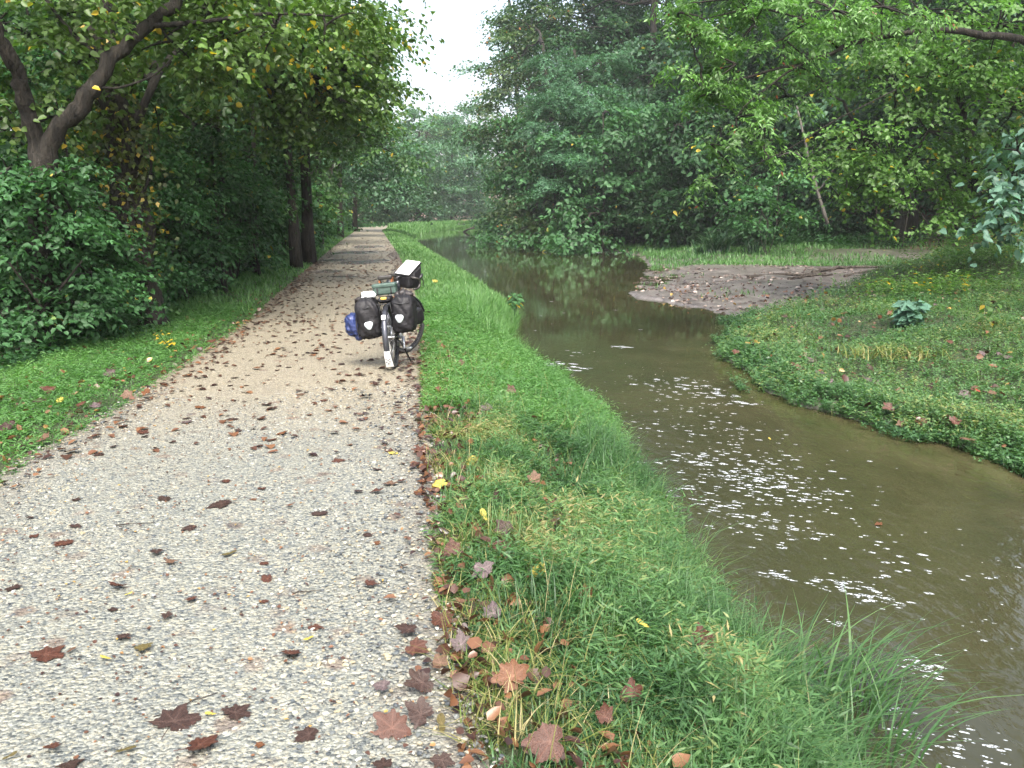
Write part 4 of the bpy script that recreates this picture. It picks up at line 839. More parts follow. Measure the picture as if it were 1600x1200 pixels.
S2 = [('dark layered shrub at the waterline under the feathery blue green tree', 960, 54, ((960, 300, 53, 1.9), (1000, 330, 52, 1.4), (940, 335, 53, 1.5), (985, 270, 54, 1.8), (905, 350, 55, 1.0), (960, 348, 51, .7))),
      ('dark layered shrub behind the strap leaved clump', 1070, 51, ((1050, 300, 51, 1.8), (1095, 320, 49, 1.4), (1070, 335, 48, 1.0), (1035, 340, 49, .9), (1085, 270, 51, 1.6), (1020, 305, 51, 1.2))),
      ('green shrub right of the strap leaved clump below the snag', 1200, 41, ((1190, 320, 41, 1.3), (1230, 330, 40, 1.0), (1165, 345, 41, .7), (1215, 290, 42, 1.2), (1180, 290, 42, 1.1))),
      ('olive bush overhanging the water with yellow brown lower leaves', 845, 58, ((840, 352, 57, 1.1), (870, 358, 57, .8), (832, 365, 57, .6), (890, 345, 58, 1.0)))]
for i, (lab, px, d, bl) in enumerate(S2):
    shrub(lab, px, d, bl, ('deep', 'deep', 'under', 'olive')[i], 70 + i, GS, .0058 * d, .0026 * d if i < 2 else .004 * d, .42, style='pinnate' if i < 2 else 'broad', tb=.5, flat=.55)
shrub('bush with large bluish leaves at the right edge of the frame', 1740, 13.5, ((1582, 330, 13, .42), (1600, 280, 13, .5), (1570, 360, 12.8, .22), (1560, 295, 13.2, .3), (1625, 340, 13, .5), (1590, 235, 13.2, .4)), 'blue', 80, GS, .15, .10, .30, hang=.7)
# woods that read as separate trunks behind: one master, then copies
def master(label, leaf, seed, hgt, group, L=.27):
    rng = np.random.default_rng(seed); b = np.zeros(3)
    bl = [(np.array([rng.normal(0, 1.6), rng.normal(0, 1.6), hgt * f]), rng.uniform(1.7, 2.9)) for f in np.linspace(.22, .98, 10)]
    return tree('tree', label, 'tree', b, [([b, np.array([.1, 0, hgt * .3]), np.array([-.15, .1, hgt * .65]), np.array([.1, 0, hgt])], hgt * .015, .05)], bl, leaf, seed=seed, group=group, L=L, W=L * .7, cov=.34)
def edge_bush(i, d, off, leaf, lab):
    rg = np.random.default_rng(300 + i); x = PL(d) - off; z = H(x, d); b = np.array([x, d, z - .05]); bl = []
    for k in range(9): bl.append((np.array([x - abs(rg.normal(0, .7)) - .1, d + rg.normal(0, .7), z + .35 + .42 * k * rg.uniform(.8, 1.15)]), rg.uniform(.5, .75) * (1 - .035 * k)))
    st = [([b, b + np.array([rg.normal(0, .2) - .2, rg.normal(0, .2), 1.4]), b + np.array([rg.normal(0, .4) - .5, rg.normal(0, .3), 3.4])], .03, .01) for _ in range(3)]
    return tree('shrub', lab, 'shrub', b, st, bl, leaf, seed=300 + i, group='young growth along the left verge', L=max(.095, .0058 * d), W=max(.06, .0038 * d), cov=.42, lr=.006, crown_name='foliage', trunk_name='stems', tb=.5)
EB = [(12.2, 2.1, 'young leafy growth between the broad leaved bushes and the ivy clad trunk'), (14.6, 2.0, 'young leafy growth just past the ivy clad trunk'), (16.8, 1.9, 'young leafy growth standing before the first thin dark trunk'), (19.0, 1.7, 'young leafy growth beside the first thin dark trunk'),
      (22.0, 1.8, 'young leafy growth between the thin trunk and the close pair of trunks'), (25.2, 1.8, 'young leafy growth just before the close pair of trunks'), (32.5, 1.6, 'young leafy growth just past the close pair of trunks'), (37.5, 1.7, 'young leafy growth farther along the left verge, before the overhanging tree'),
      (43.5, 1.6, 'young leafy growth at the foot of the overhanging tree'), (51, 1.8, 'young leafy growth on the left verge near the far end of the path'), (60, 1.8, 'farthest young leafy growth on the left verge before the bend')]
EB += [(18.0, 1.35, 'leafy sprout leaning over the verge before the first thin dark trunk'), (23.4, 1.35, 'leafy sprout leaning over the verge before the close pair of trunks'), (35, 1.3, 'leafy sprout leaning over the verge past the close pair of trunks'), (40.5, 1.35, 'leafy sprout on the verge before the overhanging tree'), (47, 1.4, 'leafy sprout on the verge past the overhanging tree'), (55.5, 1.5, 'leafy sprout beside the farthest stretch of gravel'), (67, 1.7, 'leafy sprout at the very end of the left verge')]
for i, (d, off, lab) in enumerate(EB): edge_bush(i, d, off - .35, ('under', 'maple', 'under')[i % 3], lab)
ml = [master('x', 'deep', 90, 13, 'woods left of the path', .24), master('x', 'maple', 91, 16, 'woods left of the path', .26)]
def low_master(leaf, seed, L):
    rg = np.random.default_rng(seed); bl = [(np.array([rg.normal(0, 2.0), rg.normal(0, 1.6), z]), rg.uniform(1.2, 2.1)) for z in (.8, 1.4, 2.0, 2.8, 3.5, 4.4, 5.4, 6.4, 7.4)]
    return tree('understory_tree', 'x', 'tree', np.zeros(3), [([np.zeros(3), np.array([.1, 0, 3.]), np.array([0, .1, 7.5])], .09, .03)], bl, leaf, seed=seed, group='low understory trees', L=L, W=L * .7, cov=.42)
mu = [low_master('deep', 95, .30), low_master('under', 96, .30)]
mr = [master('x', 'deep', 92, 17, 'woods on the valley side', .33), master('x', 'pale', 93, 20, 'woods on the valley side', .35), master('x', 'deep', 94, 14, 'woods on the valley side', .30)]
rng = np.random.default_rng(12)
def plant(ms, spots, labels):
    for i, (x, y) in enumerate(spots):
        o = ms[i % len(ms)] if i < len(ms) else copy_tree(ms[i % len(ms)])
        s = rng.uniform(.85, 1.2)
        o.location = (x, y, H(x, y) - .1); o.rotation_euler = (0, 0, rng.uniform(0, 2 * PI)); o.scale = (s, s, s * rng.uniform(.9, 1.15)); o['label'] = labels[i]
spl = [(PL(y) - o, y) for y, o in ((17, 8), (22, 9), (26, 7.5), (31, 10), (36, 7.5), (42, 7), (48, 10), (55, 7), (62, 8), (70, 7), (80, 8), (14, 10), (19, 14), (28, 16), (39, 17), (92, 7), (104, 9), (116, 10), (126, 9), (138, 12), (148, 10), (158, 12))]
spb = [(PL(y) - o, y) for y, o in ((88, 5), (97, 4.5), (106, 5), (114, 6), (122, 6), (131, 7), (140, 7), (150, 8), (110, 12), (126, 13), (142, 15), (76, 6), (66, 6))]
plant(ml, spl, ['shaded woodland tree among the dark woods behind the bushes left of the path'] * len(spl))
spr = []
for d, pxs in ((56, (1130, 1180, 1330, 1420, 1520, 1600)), (66, (960, 1040, 1120, 1210, 1290, 1370, 1460, 1560)), (80, (860, 900, 980, 1060, 1140, 1230, 1330, 1430)), (98, (840, 880, 950, 1040, 1130, 1240)), (46, (1380, 1480, 1590))):
    for p in pxs: spr.append((at(p, 300, d)[0], d + rng.uniform(-3, 3)))
spu = []
for d, a, b_, st in ((53, 930, 1280, 62), (60, 850, 1400, 60), (70, 820, 1560, 64), (84, 800, 1500, 60)):
    for p in range(a, b_, st): spu.append((at(p + rng.uniform(-15, 15), 300, d)[0], d + rng.uniform(-3, 3)))
for d, p in ((46, 1600), (48, 1530), (52, 1440), (44, 1660), (50, 1370), (47, 1330), (50, 1480), (96, 815), (97, 850), (112, 830), (114, 870), (132, 880), (84, 830)): spu.append((max(at(p, 300, d)[0], WR(d) + 1.8), d))
nl_ = len(spb); plant(mu, spb + spu, ['low leafy tree crowding the outside of the path where it bends out of sight'] * nl_ + ['low dense tree filling the shade under the taller trees on the valley side'] * len(spu))
for x_, y_ in ((19, 13), (21.5, 20), (24.5, 27), (29, 34), (26, 10), (29, 20)): spr.append((x_, y_))
plant(mr, spr, ['shaded tree standing in the dense woods on the valley side across the canal'] * len(spr))
# dead wood
def twig(name, label, cat, limbs, mat, group=None):
    b = np.asarray(limbs[0][0][0]); g = G()
    for pts, r0, r1 in limbs:
        P = resample(pts, max(6, 4 * len(pts))); g.tube(wob(P, r0 * .25, rng), np.linspace(r0, r1, len(P)), 7)
    return obj(name, g, M_[mat], off=b, label=label, cat=cat, group=group) if False else _tw(name, g, mat, b, label, cat, group)
def _tw(name, g, mat, b, label, cat, group):
    o = obj(name, g, M_[mat], off=b); o.location = b; return tag(o, label, cat, group)
twig('snag', 'grey dead snag leaning in the shade below the slope', 'dead tree', [([at(1293, 350, 39), at(1275, 290, 39), at(1262, 240, 39.5), at(1245, 165, 40)], .085, .04), ([at(1268, 260, 39.3), at(1240, 235, 39), at(1215, 245, 38.8)], .03, .012), ([at(1278, 300, 39), at(1300, 270, 38.6), at(1312, 240, 38.4)], .04, .015)], 'bark_grey')
for lab, pts, r in (('thin bare leaning stem crossing behind the strap leaved clump', ((1110, 345, 44), (1180, 270, 42), (1222, 200, 40)), .028), ('bare dead pole slanting down from the light green maple', ((1160, 205, 24), (1240, 160, 23), (1330, 110, 22.5)), .022),
                    ('bare upright sapling stem on the grassy bank, first from the strap leaved clump', ((1410, 386, 36), (1418, 340, 36), (1425, 290, 36)), .03), ('bare sapling stem crossing another in a V on the grassy bank', ((1470, 385, 35), (1448, 345, 35), (1425, 318, 35)), .026),
                    ('bare upright sapling stem forming the right arm of the V', ((1466, 386, 35.4), (1466, 330, 35.4), (1462, 280, 35.4)), .028), ('broken bare stem standing at the edge of the mud below the maple', ((1369, 366, 37), (1370, 335, 37), (1366, 312, 37)), .026)):
    twig('bare_stem', lab, 'dead branch', [([at(*p) for p in pts], r, r * .5)], 'bark', 'bare stems across the canal')
zb = lambda a, b, z: gnd(a, b, z)
twig('dead_branch', 'arched dead branch dipping into the water at the grassy point', 'dead branch', [([zb(955, 386, -.62), at(965, 374, 55), at(990, 369, 56), at(1004, 372, 57)], .11, .05), ([zb(955, 386, -.6), at(975, 390, 53.5), at(992, 396, 51)], .06, .03)], 'deadwood')
twig('dead_branch', 'forked dead branch sticking out of the still water at the far bend', 'dead branch', [([gnd(725, 362.5, ZW), at(733, 358, 100), at(742, 352.5, 101)], .14, .07), ([at(733, 358, 100), at(745, 356, 101), at(760, 357, 102)], .08, .04), ([at(740, 354, 101), at(742, 350, 101)], .05, .03)], 'deadwood')
for lab, x0, x1, yy, r in (('longest dark log half sunk in the mud bar', 1170, 1290, (436, 430), .07), ('short dark log lying right of the longest one on the mud', 1232, 1300, (439, 431), .06), ('dark driftwood heap log at the back of the mud bar', 1270, 1380, (427, 423), .08), ('crooked dark log at the right end of the mud bar', 1320, 1410, (433, 425), .06), ('pale straight stick at the tip of the mud bar', 1002, 1024, (437.5, 437), .03)):
    z = -.48; p = [gnd(x0, yy[0], z), gnd(x0 * .6 + x1 * .4, (yy[0] + yy[1]) / 2 - 1.5, z), gnd(x1, yy[1], z)]
    for q in p: q[2] = max(H(q[0], q[1]), -.6) + r * .5
    twig('log', lab, 'log', [(p, r, r * .6)], 'snag' if 'pale' in lab else 'deadwood', 'logs on the mud bar')
# plants that stand out
def plant_root(label, b, cat='plant', name='plant'): return tag(empty(name, b), label, cat)
for px, py, d, n, ln, w, lab in ((1122, 384, 43, 200, 1.55, .085, 'large clump of arching strap leaves on the far bank'), (1176, 384, 42, 70, .9, .07, 'smaller dull clump of strap leaves right of the large one'), (1095, 382, 43.5, 50, .9, .06, 'sparse clump of strap leaves left of the large one')):
    x = at(px, py, d)[0]; b = np.array([x, d, H(x, d)]); g = G(); P = b + np.stack([RNG.normal(0, .28, n), RNG.normal(0, .28, n), np.zeros(n)], 1) * ln / 1.5
    blades(g, P, hdir(n), ln * RNG.uniform(.6, 1.1, n), w * RNG.uniform(.7, 1.2, n), RNG.random(n) ** 1.5, RNG.uniform(.4, 1.25, n), 6)
    obj('strap_leaf_plant', g, M_['iris'], off=b, label=None); o = bpy.context.scene.objects[-1] if False else COL.objects[-1]; o.location = b; tag(o, lab, 'plant', 'strap leaved clumps')
def leafy(label, b, stems, nleaf, L, W, hgt, mat, tb=.5, droop=.2):
    r = plant_root(label, b); gs, gl = G(), G()
    for k in range(stems):
        a = RNG.uniform(0, 2 * PI); tip = b + np.array([math.cos(a) * hgt * .5 * RNG.random(), math.sin(a) * hgt * .5 * RNG.random(), hgt * RNG.uniform(.6, 1.1)])
        P = bez(b, (b + tip) / 2 + np.array([0, 0, hgt * .2]), tip, 6); gs.tube(P, np.linspace(.006, .003, 6), 5)
        m = nleaf; f = RNG.uniform(.35, 1, m); q = b + (tip - b) * f[:, None]; dd = hdir(m); q = q + dd * .03; dd[:, 2] = -droop + RNG.normal(0, .2, m)
        leaves(gl, q, dd, np.stack([RNG.normal(0, .35, m), RNG.normal(-.45, .35, m), np.ones(m)], 1), L * RNG.uniform(.6, 1.2, m), W * RNG.uniform(.8, 1.2, m), np.clip(RNG.normal(tb, .15, m), 0, 1), .1, .45)
    obj('stems', gs, M_['under'], r, off=b); obj('leaves', gl, M_[mat], r, off=b); return r
def ongr(px, py, z): p = gnd(px, py, z); p[2] = H(p[0], p[1]); return p
b = ongr(1420, 508, -.25); leafy('bushy plant with broad bluish leaves in the middle of the spit', b, 18, 9, .25, .18, .46, 'blue', .99)
b = ongr(1537, 520, -.2); leafy('tall thin seedling with pale hanging leaves on the spit', b, 2, 12, .13, .09, .62, 'light', .8, .8)
b = ongr(105, 512, 0); leafy('small plant with yellow leaves at the foot of the left bushes', ongr(142, 545, -.1), 5, 9, .13, .09, .55, 'maple_yellow', .985)
b = ongr(812, 500, -.4); b2 = gnd(812, 505, -.5); b2[2] = -.45; leafy('leafy sprig hanging out over the water past the bicycle', b2 + np.array([-.1, 0, .1]), 7, 10, .12, .07, .5, 'under', .8, .4)
b = ongr(270, 618, 0); leafy('small yellow flowered weed on the left verge', ongr(268, 553, 0), 5, 10, .05, .04, .28, 'maple_yellow', .98)
for px, py, h, lab in ((1500, 425, 1.0, 'tall tuft of yellow green weeds at the back of the spit'), (1575, 425, 1.1, 'second tuft of yellow green weeds at the right edge of the spit'), (1440, 440, .5, 'small tuft of yellow green weeds before the mud at the back of the spit')):
    b = ongr(px, py, .1); g = G(); n = 240; P = b + np.stack([RNG.normal(0, .8, n), RNG.normal(0, .7, n), np.zeros(n)], 1); P[:, 2] = height(P[:, 0], P[:, 1])
    sprigs(g, P, h, 7, .11, .05, .55, .2, .5); o = obj('weed_tuft', g, M_['light'], off=b); o.location = b; tag(o, lab, 'weeds', 'weed tufts on the spit')
b = ongr(1395, 545, -.2); g = G(); n = 280; P = b + np.stack([RNG.normal(0, .36, n).clip(-.7, .7), RNG.normal(0, .24, n).clip(-.5, .5), np.full(n, .04)], 1)
blades(g, P, hdir(n), .22 * RNG.uniform(.4, 1.3, n), .016, RNG.uniform(.05, .8, n), RNG.uniform(.6, 1.6, n)); o = obj('dry_grass_tuft', g, M_['straw'], off=b); o.location = b; tag(o, 'dead straw coloured grass tuft in front of the bluish leaved plant', 'grass tuft')
# ------------------------------------------------------------------ touring bicycle
K = {
 'rubber': plain('tyre_rubber', (.018, .018, .019), .75, bump=.2), 'black_metal': plain('black_metal', (.02, .02, .022), .35, .3, .5, .1, 40),
 'frame': plain('dark_frame_paint', (.018, .020, .026), .28, 0, .5, .1, 20, coat=.4), 'alloy': plain('alloy', (.55, .56, .58), .32, .9, .5, .08, 50),
 'fender': plain('dark_silver_fender', (.06, .063, .075), .25, .6, .5, .1, 30), 'white': plain('white_plastic', (.72, .73, .74), .4, var=.05),
 'leather': plain('brown_leather', (.24, .085, .028), .5, bump=.2), 'black_leather': plain('black_leather', (.022, .02, .018), .42, bump=.15),
 'tarp': plain('black_coated_cloth', (.009, .0085, .010), .55, 0, .28, .25, 14, .9, 22), 'tarp_brown': plain('charcoal_coated_cloth', (.018, .015, .015), .5, 0, .35, .3, 12, .9, 22),
 'reflect': plain('reflective_patch', (.50, .56, .58), .35, .1, .5, .08, 80), 'blue': plain('navy_nylon', (.018, .030, .105), .38, 0, .5, .35, 18, .6, 24),
 'green': plain('dark_green_cloth', (.045, .075, .062), .5, 0, .4, .2, 20, .4, 40), 'map': plain('white_map_sheet', (.80, .81, .81), .3, 0, .5, .03, 12),
 'strap': plain('black_webbing', (.012, .012, .013), .7), 'grey_net': plain('grey_mesh_pocket', (.16, .165, .17), .5, 0, .5, .5, 60, .5, 90),
 'yellow': plain('yellow_cloth', (.55, .38, .06), .6), 'paper': plain('white_plastic_bag', (.75, .77, .78), .45, 0, .5, .08, 16, .5, 30),
}
BM = Matrix.Translation(Vector(gnd(617, 575, .012))) @ Matrix.Rotation(math.radians(-1.5), 4, 'Z') @ Matrix.Rotation(math.radians(-6), 4, 'Y')
HB, HT = Vector((0, .965, .74)), Vector((0, .925, .90))
STEER = Matrix.Translation(HB) @ Matrix.Rotation(math.radians(-34), 4, (HT - HB).normalized()) @ Matrix.Translation(-HB)
def xf(g, M):
    A = np.array(M); g.V = [v @ A[:3, :3].T + A[:3, 3] for v in g.V]; return g
def gg(*fs, M=None):
    g = G()
    for f in fs: f(g)
    return xf(g, M) if M is not None else g
def setm(o, M): o.location = M.to_translation(); o.rotation_euler = M.to_euler(); return o
bike = setm(empty('bicycle'), BM); tag(bike, 'loaded black touring bicycle parked at the grassy edge of the gravel path', 'bicycle')
R = .345
def wheel(c, M=None):
    x, y, z = c
    h = obj('wheel', gg(lambda g: g.tube([(-.05, y, z), (-.045, y, z), (-.02, y, z), (.02, y, z), (.045, y, z), (.05, y, z)], [.014, .024, .014, .014, .024, .014], 12), lambda g: g.tube([(-.07, y, z), (.07, y, z)], .006, 8), M=M), K['alloy'], bike)
    obj('tyre', gg(lambda g: g.ring(c, R - .025, .0255, n=64, k=10), M=M), K['rubber'], h)
    def rim(g):
        for k in (-.011, .011): g.ring((k, y, z), R - .05, .008, n=64, k=8)
    obj('rim', gg(rim, M=M), K['black_metal'], h)
    def sp(g):
        for i in range(32):
            a = i * 2 * PI / 32; b = a + (.35 if i % 4 < 2 else -.35); s = .03 if i % 2 else -.03
            g.tube([(s, y + .02 * math.cos(b), z + .02 * math.sin(b)), (0, y + (R - .05) * math.cos(a), z + (R - .05) * math.sin(a))], .0013, 4)
    obj('spokes', gg(sp, M=M), K['alloy'], h)
    return h
wheel((0, 0, R)); wheel((0, 1.08, R), STEER)
def band(c, rad, a0, a1, w=.031, n=30):
    def f(g):
        a = np.radians(np.linspace(a0, a1, n)); cs = np.linspace(-1, 1, 7); V = []
        for off in (0, -.004):
            for ai in a:
                for q in cs:
                    rr = rad + off - .016 * q ** 4 - .006 * q * q; V.append((w * q, c[1] + rr * math.cos(ai), c[2] + rr * math.sin(ai)))
        m = 7; i = np.arange(n - 1)[:, None]; j = np.arange(m - 1)[None]; q = np.stack([i * m + j, i * m + j + 1, (i + 1) * m + j + 1, (i + 1) * m + j], -1).reshape(-1, 4)
        g.add(V, [q, q[:, ::-1] + n * m])
    return f
rf = obj('fender', gg(band((0, 0, R), .372, 52, 205)), K['fender'], bike)
obj('stay', gg(*[(lambda s: lambda g: g.tube([(s * .06, 0, R), (s * .034, -.30, .50)], .003, 6))(s) for s in (-1, 1)]), K['alloy'], rf)
obj('reflector', gg(lambda g: g.rbox((0, -.285, .60), (.046, .012, .052), .3, 5, M=Matrix.Rotation(math.radians(-35), 3, 'X'))), K['white'], rf)
def flap(g):
    a = np.radians(np.linspace(196, 226, 8)); P = []
    for off in (0, -.006):
        for i, ai in enumerate(a):
            rr = .376 + .02 * (i / 7) ** 2 + off; wd = .030 + .012 * i / 7
            for q in (-1, 0, 1): P.append((wd * q, rr * math.cos(ai), R + rr * math.sin(ai)))
    i = np.arange(7)[:, None]; j = np.arange(2)[None]; q = np.stack([i * 3 + j, i * 3 + j + 1, (i + 1) * 3 + j + 1, (i + 1) * 3 + j], -1).reshape(-1, 4)
    g.add(P, [q, q[:, ::-1] + 24])
mf = obj('mud_flap', gg(flap), K['white'], rf); 
def dots(g):
    for x, z in ((0, .145), (-.018, .125), (.018, .125), (0, .105), (-.02, .155), (.02, .155)): g.rbox((x, -.372 + (.25 - z) * .25, z), (.012, .006, .012), .5, 4)
obj('flap_print', gg(dots), K['black_metal'], mf)
obj('fender', gg(band((0, 1.08, R), .372, 20, 190), M=STEER), K['fender'], bike)
BBp = (0, .44, .285); ST = (0, .285, .80)
fr = gg(lambda g: g.tube([BBp, ST], .0155, 10), lambda g: g.tube([ST, tuple(HT - Vector((0, 0, .03)))], .015, 10), lambda g: g.tube([BBp, tuple(HB + Vector((0, 0, .03)))], .018, 10), lambda g: g.tube([tuple(HB), tuple(HT)], .022, 12),
        *[(lambda s: lambda g: (g.tube([(s * .03, .40, .29), (s * .055, .2, .31), (s * .065, 0, R)], .009, 8), g.tube([(s * .02, .285, .78), (s * .05, .14, .56), (s * .065, 0, R)], .008, 8)))(s) for s in (-1, 1)], lambda g: g.tube([(-.034, .44, .285), (.034, .44, .285)], .021, 12))
frame = obj('frame', fr, K['frame'], bike)
obj('fork', gg(*[(lambda s: lambda g: g.tube([(0, .962, .75), (s * .04, .975, .70), (s * .05, 1.01, .55), (s * .055, 1.08, R)], [.014, .014, .012, .009], 8))(s) for s in (-1, 1)], M=STEER), K['frame'], bike)
obj('seat_post', gg(lambda g: g.tube([ST, (0, .25, .95)], .0135, 10)), K['alloy'], bike)
def sw(V):
    V = V.copy(); f = (V[:, 1] + 1) / 2; V[:, 0] *= np.interp(f, [0, .25, .55, 1], [1, .95, .42, .24]); V[:, 2] = V[:, 2] * np.interp(f, [0, .5, 1], [1, .6, .6]) + .5 * (1 - f) ** 2; return V
sad = obj('saddle', gg(lambda g: g.rbox((0, .225, .985), (.165, .27, .05), .7, 11, warp=sw)), K['black_leather'], bike)
for s in (-1, 1): obj('saddle_skirt', gg(lambda g: g.rbox((s * .066, .17, .958), (.018, .13, .062), .6, 5)), K['leather'], sad)
obj('saddle_rails', gg(*[(lambda s: lambda g: g.tube([(s * .05, .12, .965), (s * .022, .2, .935), (s * .022, .3, .94), (0, .35, .965)], .004, 6))(s) for s in (-1, 1)]), K['alloy'], sad)
bar = gg(lambda g: g.tube([tuple(HT - Vector((0, 0, .02))), (0, .918, .93), (0, .93, .943)], .014, 10), lambda g: g.tube([(0, .93, .94), (0, 1.01, .945)], .014, 10))
obj('stem', xf(bar, STEER), K['black_metal'], bike)
def dropbar(s): return lambda g: g.tube(resample([(0, 1.01, .945), (s * .16, 1.01, .945), (s * .20, 1.03, .94), (s * .205, 1.09, .915), (s * .207, 1.105, .86), (s * .207, 1.07, .815), (s * .207, .99, .81)], 26), .014, 10)
hb = obj('handlebar', gg(dropbar(-1), dropbar(1), M=STEER), K['black_leather'], bike)
for s in (-1, 1):
    obj('brake_lever', gg(lambda g: g.tube([(s * .205, 1.085, .925), (s * .207, 1.12, .955), (s * .207, 1.14, .985)], [.017, .018, .011], 8), lambda g: g.tube([(s * .207, 1.125, .95), (s * .207, 1.16, .90), (s * .21, 1.155, .84)], [.006, .005, .004], 6), M=STEER), K['black_metal'], hb)
def rack(g):
    for x in (-.06, 0, .06): g.tube([(x, -.24, .735), (x, .20, .735)], .005, 6)
    for y in (-.24, -.05, .12): g.tube([(-.06, y, .735), (.06, y, .735)], .005, 6)
    for s in (-1, 1):
        for y in (-.15, .0, .12): g.tube([(s * .06, y, .735), (s * .075, .01, .36)], .005, 6)
        g.tube([(s * .06, .2, .735), (s * .02, .27, .74)], .005, 6); g.tube([(s * .09, -.2, .62), (s * .09, .12, .62)], .005, 6)
obj('rear_rack', gg(rack), K['black_metal'], bike)
def frack(g):
    for s in (-1, 1): g.tube([(s * .075, .95, .48), (s * .075, 1.2, .48)], .005, 6); g.tube([(s * .075, 1.0, .48), (s * .06, 1.075, .34), (s * .075, 1.16, .48)], .005, 6); g.tube([(s * .075, 1.03, .48), (s * .045, 1.02, .52)], .004, 6)
obj('front_rack', gg(frack, M=STEER), K['black_metal'], bike)
cr = obj('chainring', gg(lambda g: g.ring((.05, .44, .285), .085, .004, n=40, k=6), lambda g: g.ring((.045, .44, .285), .06, .004, n=32, k=6), *[(lambda a: lambda g: g.tube([(.047, .44, .285), (.047, .44 + .085 * math.cos(a), .285 + .085 * math.sin(a))], .006, 6))(i * 2 * PI / 5) for i in range(5)]), K['alloy'], bike)
for s, dy, dz in ((1, -.12, -.12), (-1, .12, .12)):
    ca = obj('crank_arm', gg(lambda g: g.tube([(s * .065, .44, .285), (s * .08, .44 + dy, .285 + dz)], [.014, .011], 8)), K['alloy'], cr)
    p = obj('pedal', gg(lambda g: g.rbox((s * .135, .44 + dy, .285 + dz), (.06, .05, .014), .4, 5), lambda g: g.tube([(s * .08, .44 + dy, .285 + dz), (s * .17, .44 + dy, .285 + dz)], .008, 8), lambda g: g.rbox((s * .135, .44 + dy - .03, .285 + dz), (.06, .012, .022), .3, 4)), K['alloy'], bike)
obj('chain', gg(lambda g: g.tube([(.05, .44, .37), (.05, 0, R + .035)], .005, 6), lambda g: g.tube([(.05, .44, .20), (.05, .04, .24)], .005, 6)), K['black_metal'], bike)
obj('derailleur', gg(lambda g: g.rbox((.07, .01, .27), (.03, .05, .08), .4, 5), lambda g: g.ring((.058, .04, .22), .02, .006, n=16, k=6), lambda g: g.ring((.058, 0, R), .045, .007, n=24, k=6)), K['black_metal'], bike)
obj('kickstand', gg(lambda g: g.tube([(.02, .33, .275), (.06, .35, .2), (.13, .38, -.004)], [.011, .011, .009], 8), lambda g: g.tube([(-.02, .33, .275), (-.05, .33, .2), (-.10, .34, -.0)], [.011, .011, .009], 8)), K['black_metal'], bike)
# bags: each hangs from the bicycle and is a thing of its own
def bagroot(name, label, cat, loc, M=None, rot=None, group=None):
    m = BM @ (M or Matrix.Identity(4)) @ Matrix.Translation(Vector(loc)) @ (rot or Matrix.Identity(4))
    return tag(setm(empty(name), m), label, cat, group)
def rumple(seed, amp=.05, taper=.12, sag=.06, sc=.9):
    def f(V):
        V = V.copy(); z = V[:, 2]; k = 1 - taper * np.clip(z, 0, 1) ** 2; V[:, 0] *= k * (1 + sag * (1 - z * z)); V[:, 1] *= k * (1 + sag * (1 - z * z))
        n1 = noise(V[:, 0] * 1.7 + z * 2.3 + seed, V[:, 1] * 1.9 - z * 1.6 + seed * 2, .55 * sc); n2 = noise(V[:, 1] * 2.1 - z * 3.3 + seed * 3, V[:, 0] * 2 + z * 1.1, .33 * sc)
        return V * (1 + amp * n1 * 2 + amp * n2)[:, None]
    return f
def patch(c, s):
    def f(g):
        a = np.linspace(0, 2 * PI, 36, endpoint=False); r = s * (1 + .13 * np.cos(3 * (a - PI / 6)) - .05 * np.sin(a) ** 2); n = 36
        V = [(c[0] + r[i] * math.cos(a[i]), c[1], c[2] + r[i] * math.sin(a[i]) * 1.05) for i in range(n)] + [(c[0] + .93 * r[i] * math.cos(a[i]), c[1] - .006, c[2] + .93 * r[i] * math.sin(a[i]) * 1.05) for i in range(n)]
        i = np.arange(n); g.add(V, [np.stack([i, (i + 1) % n, n + (i + 1) % n, n + i], 1), (n + i)[None]])
    return f
def pannier(label, loc, size, rot, seed, po):
    w, d, h = size; r = bagroot('pannier', label, 'pannier', loc, rot=rot, group='rear panniers on the bicycle')
    obj('bag_body', gg(lambda g: g.rbox((0, 0, 0), size, .55, 17, warp=rumple(seed, .075, .16, .05, .75))), K['tarp'], r)
    obj('roll_top', gg(lambda g: g.tube(wob(resample([(-w * .40, -.02, h * .44), (-w * .2, 0, h * .50), (0, .01, h * .51), (w * .2, 0, h * .5), (w * .40, -.02, h * .44)], 14), .006, rng), np.array([.02, .035, .04, .042, .044, .045, .046, .046, .045, .044, .042, .04, .035, .02]), 12)), K['tarp_brown'], r)
    for q in (-.30, .32): obj('compression_strap', gg(lambda g: g.tube([(-w * .36, -d * .44, h * .30 + q * .0 - (.0 if q > 0 else h * .46)), (0, -d * .50 - .012, h * (.28 if q > 0 else -.19)), (w * .36, -d * .44, h * .30 - (.0 if q > 0 else h * .46))], .006, 6)), K['strap'], r)
    obj('strap', gg(lambda g: g.tube([(w * .1, -d * .40, h * .1), (w * .1, -d * .46, h * .32), (w * .09, -d * .25, h * .50), (w * .08, 0, h * .60)], .008, 6)), K['strap'], r)
    obj('buckle', gg(lambda g: g.rbox((w * .1, -d * .47, h * .27), (.035, .012, .045), .3, 5)), K['strap'], r)
    obj('reflective_patch', gg(patch((po[0], -d * .5 - .022, po[1]), .044)), K['reflect'], r)
    return r
RZ = lambda a, ax='Z': Matrix.Rotation(math.radians(a), 4, ax)
pannier('black rolled top pannier on the left of the rear wheel, beside the blue sack', (-.205, -.02, .585), (.245, .30, .43), RZ(-4, 'Y') @ RZ(3), 1, (.005, -.065))
pannier('black rolled top pannier on the right of the rear wheel, nearest the grass', (.185, -.02, .60), (.235, .30, .41), RZ(5, 'Y') @ RZ(-3), 4.2, (-.02, -.04))
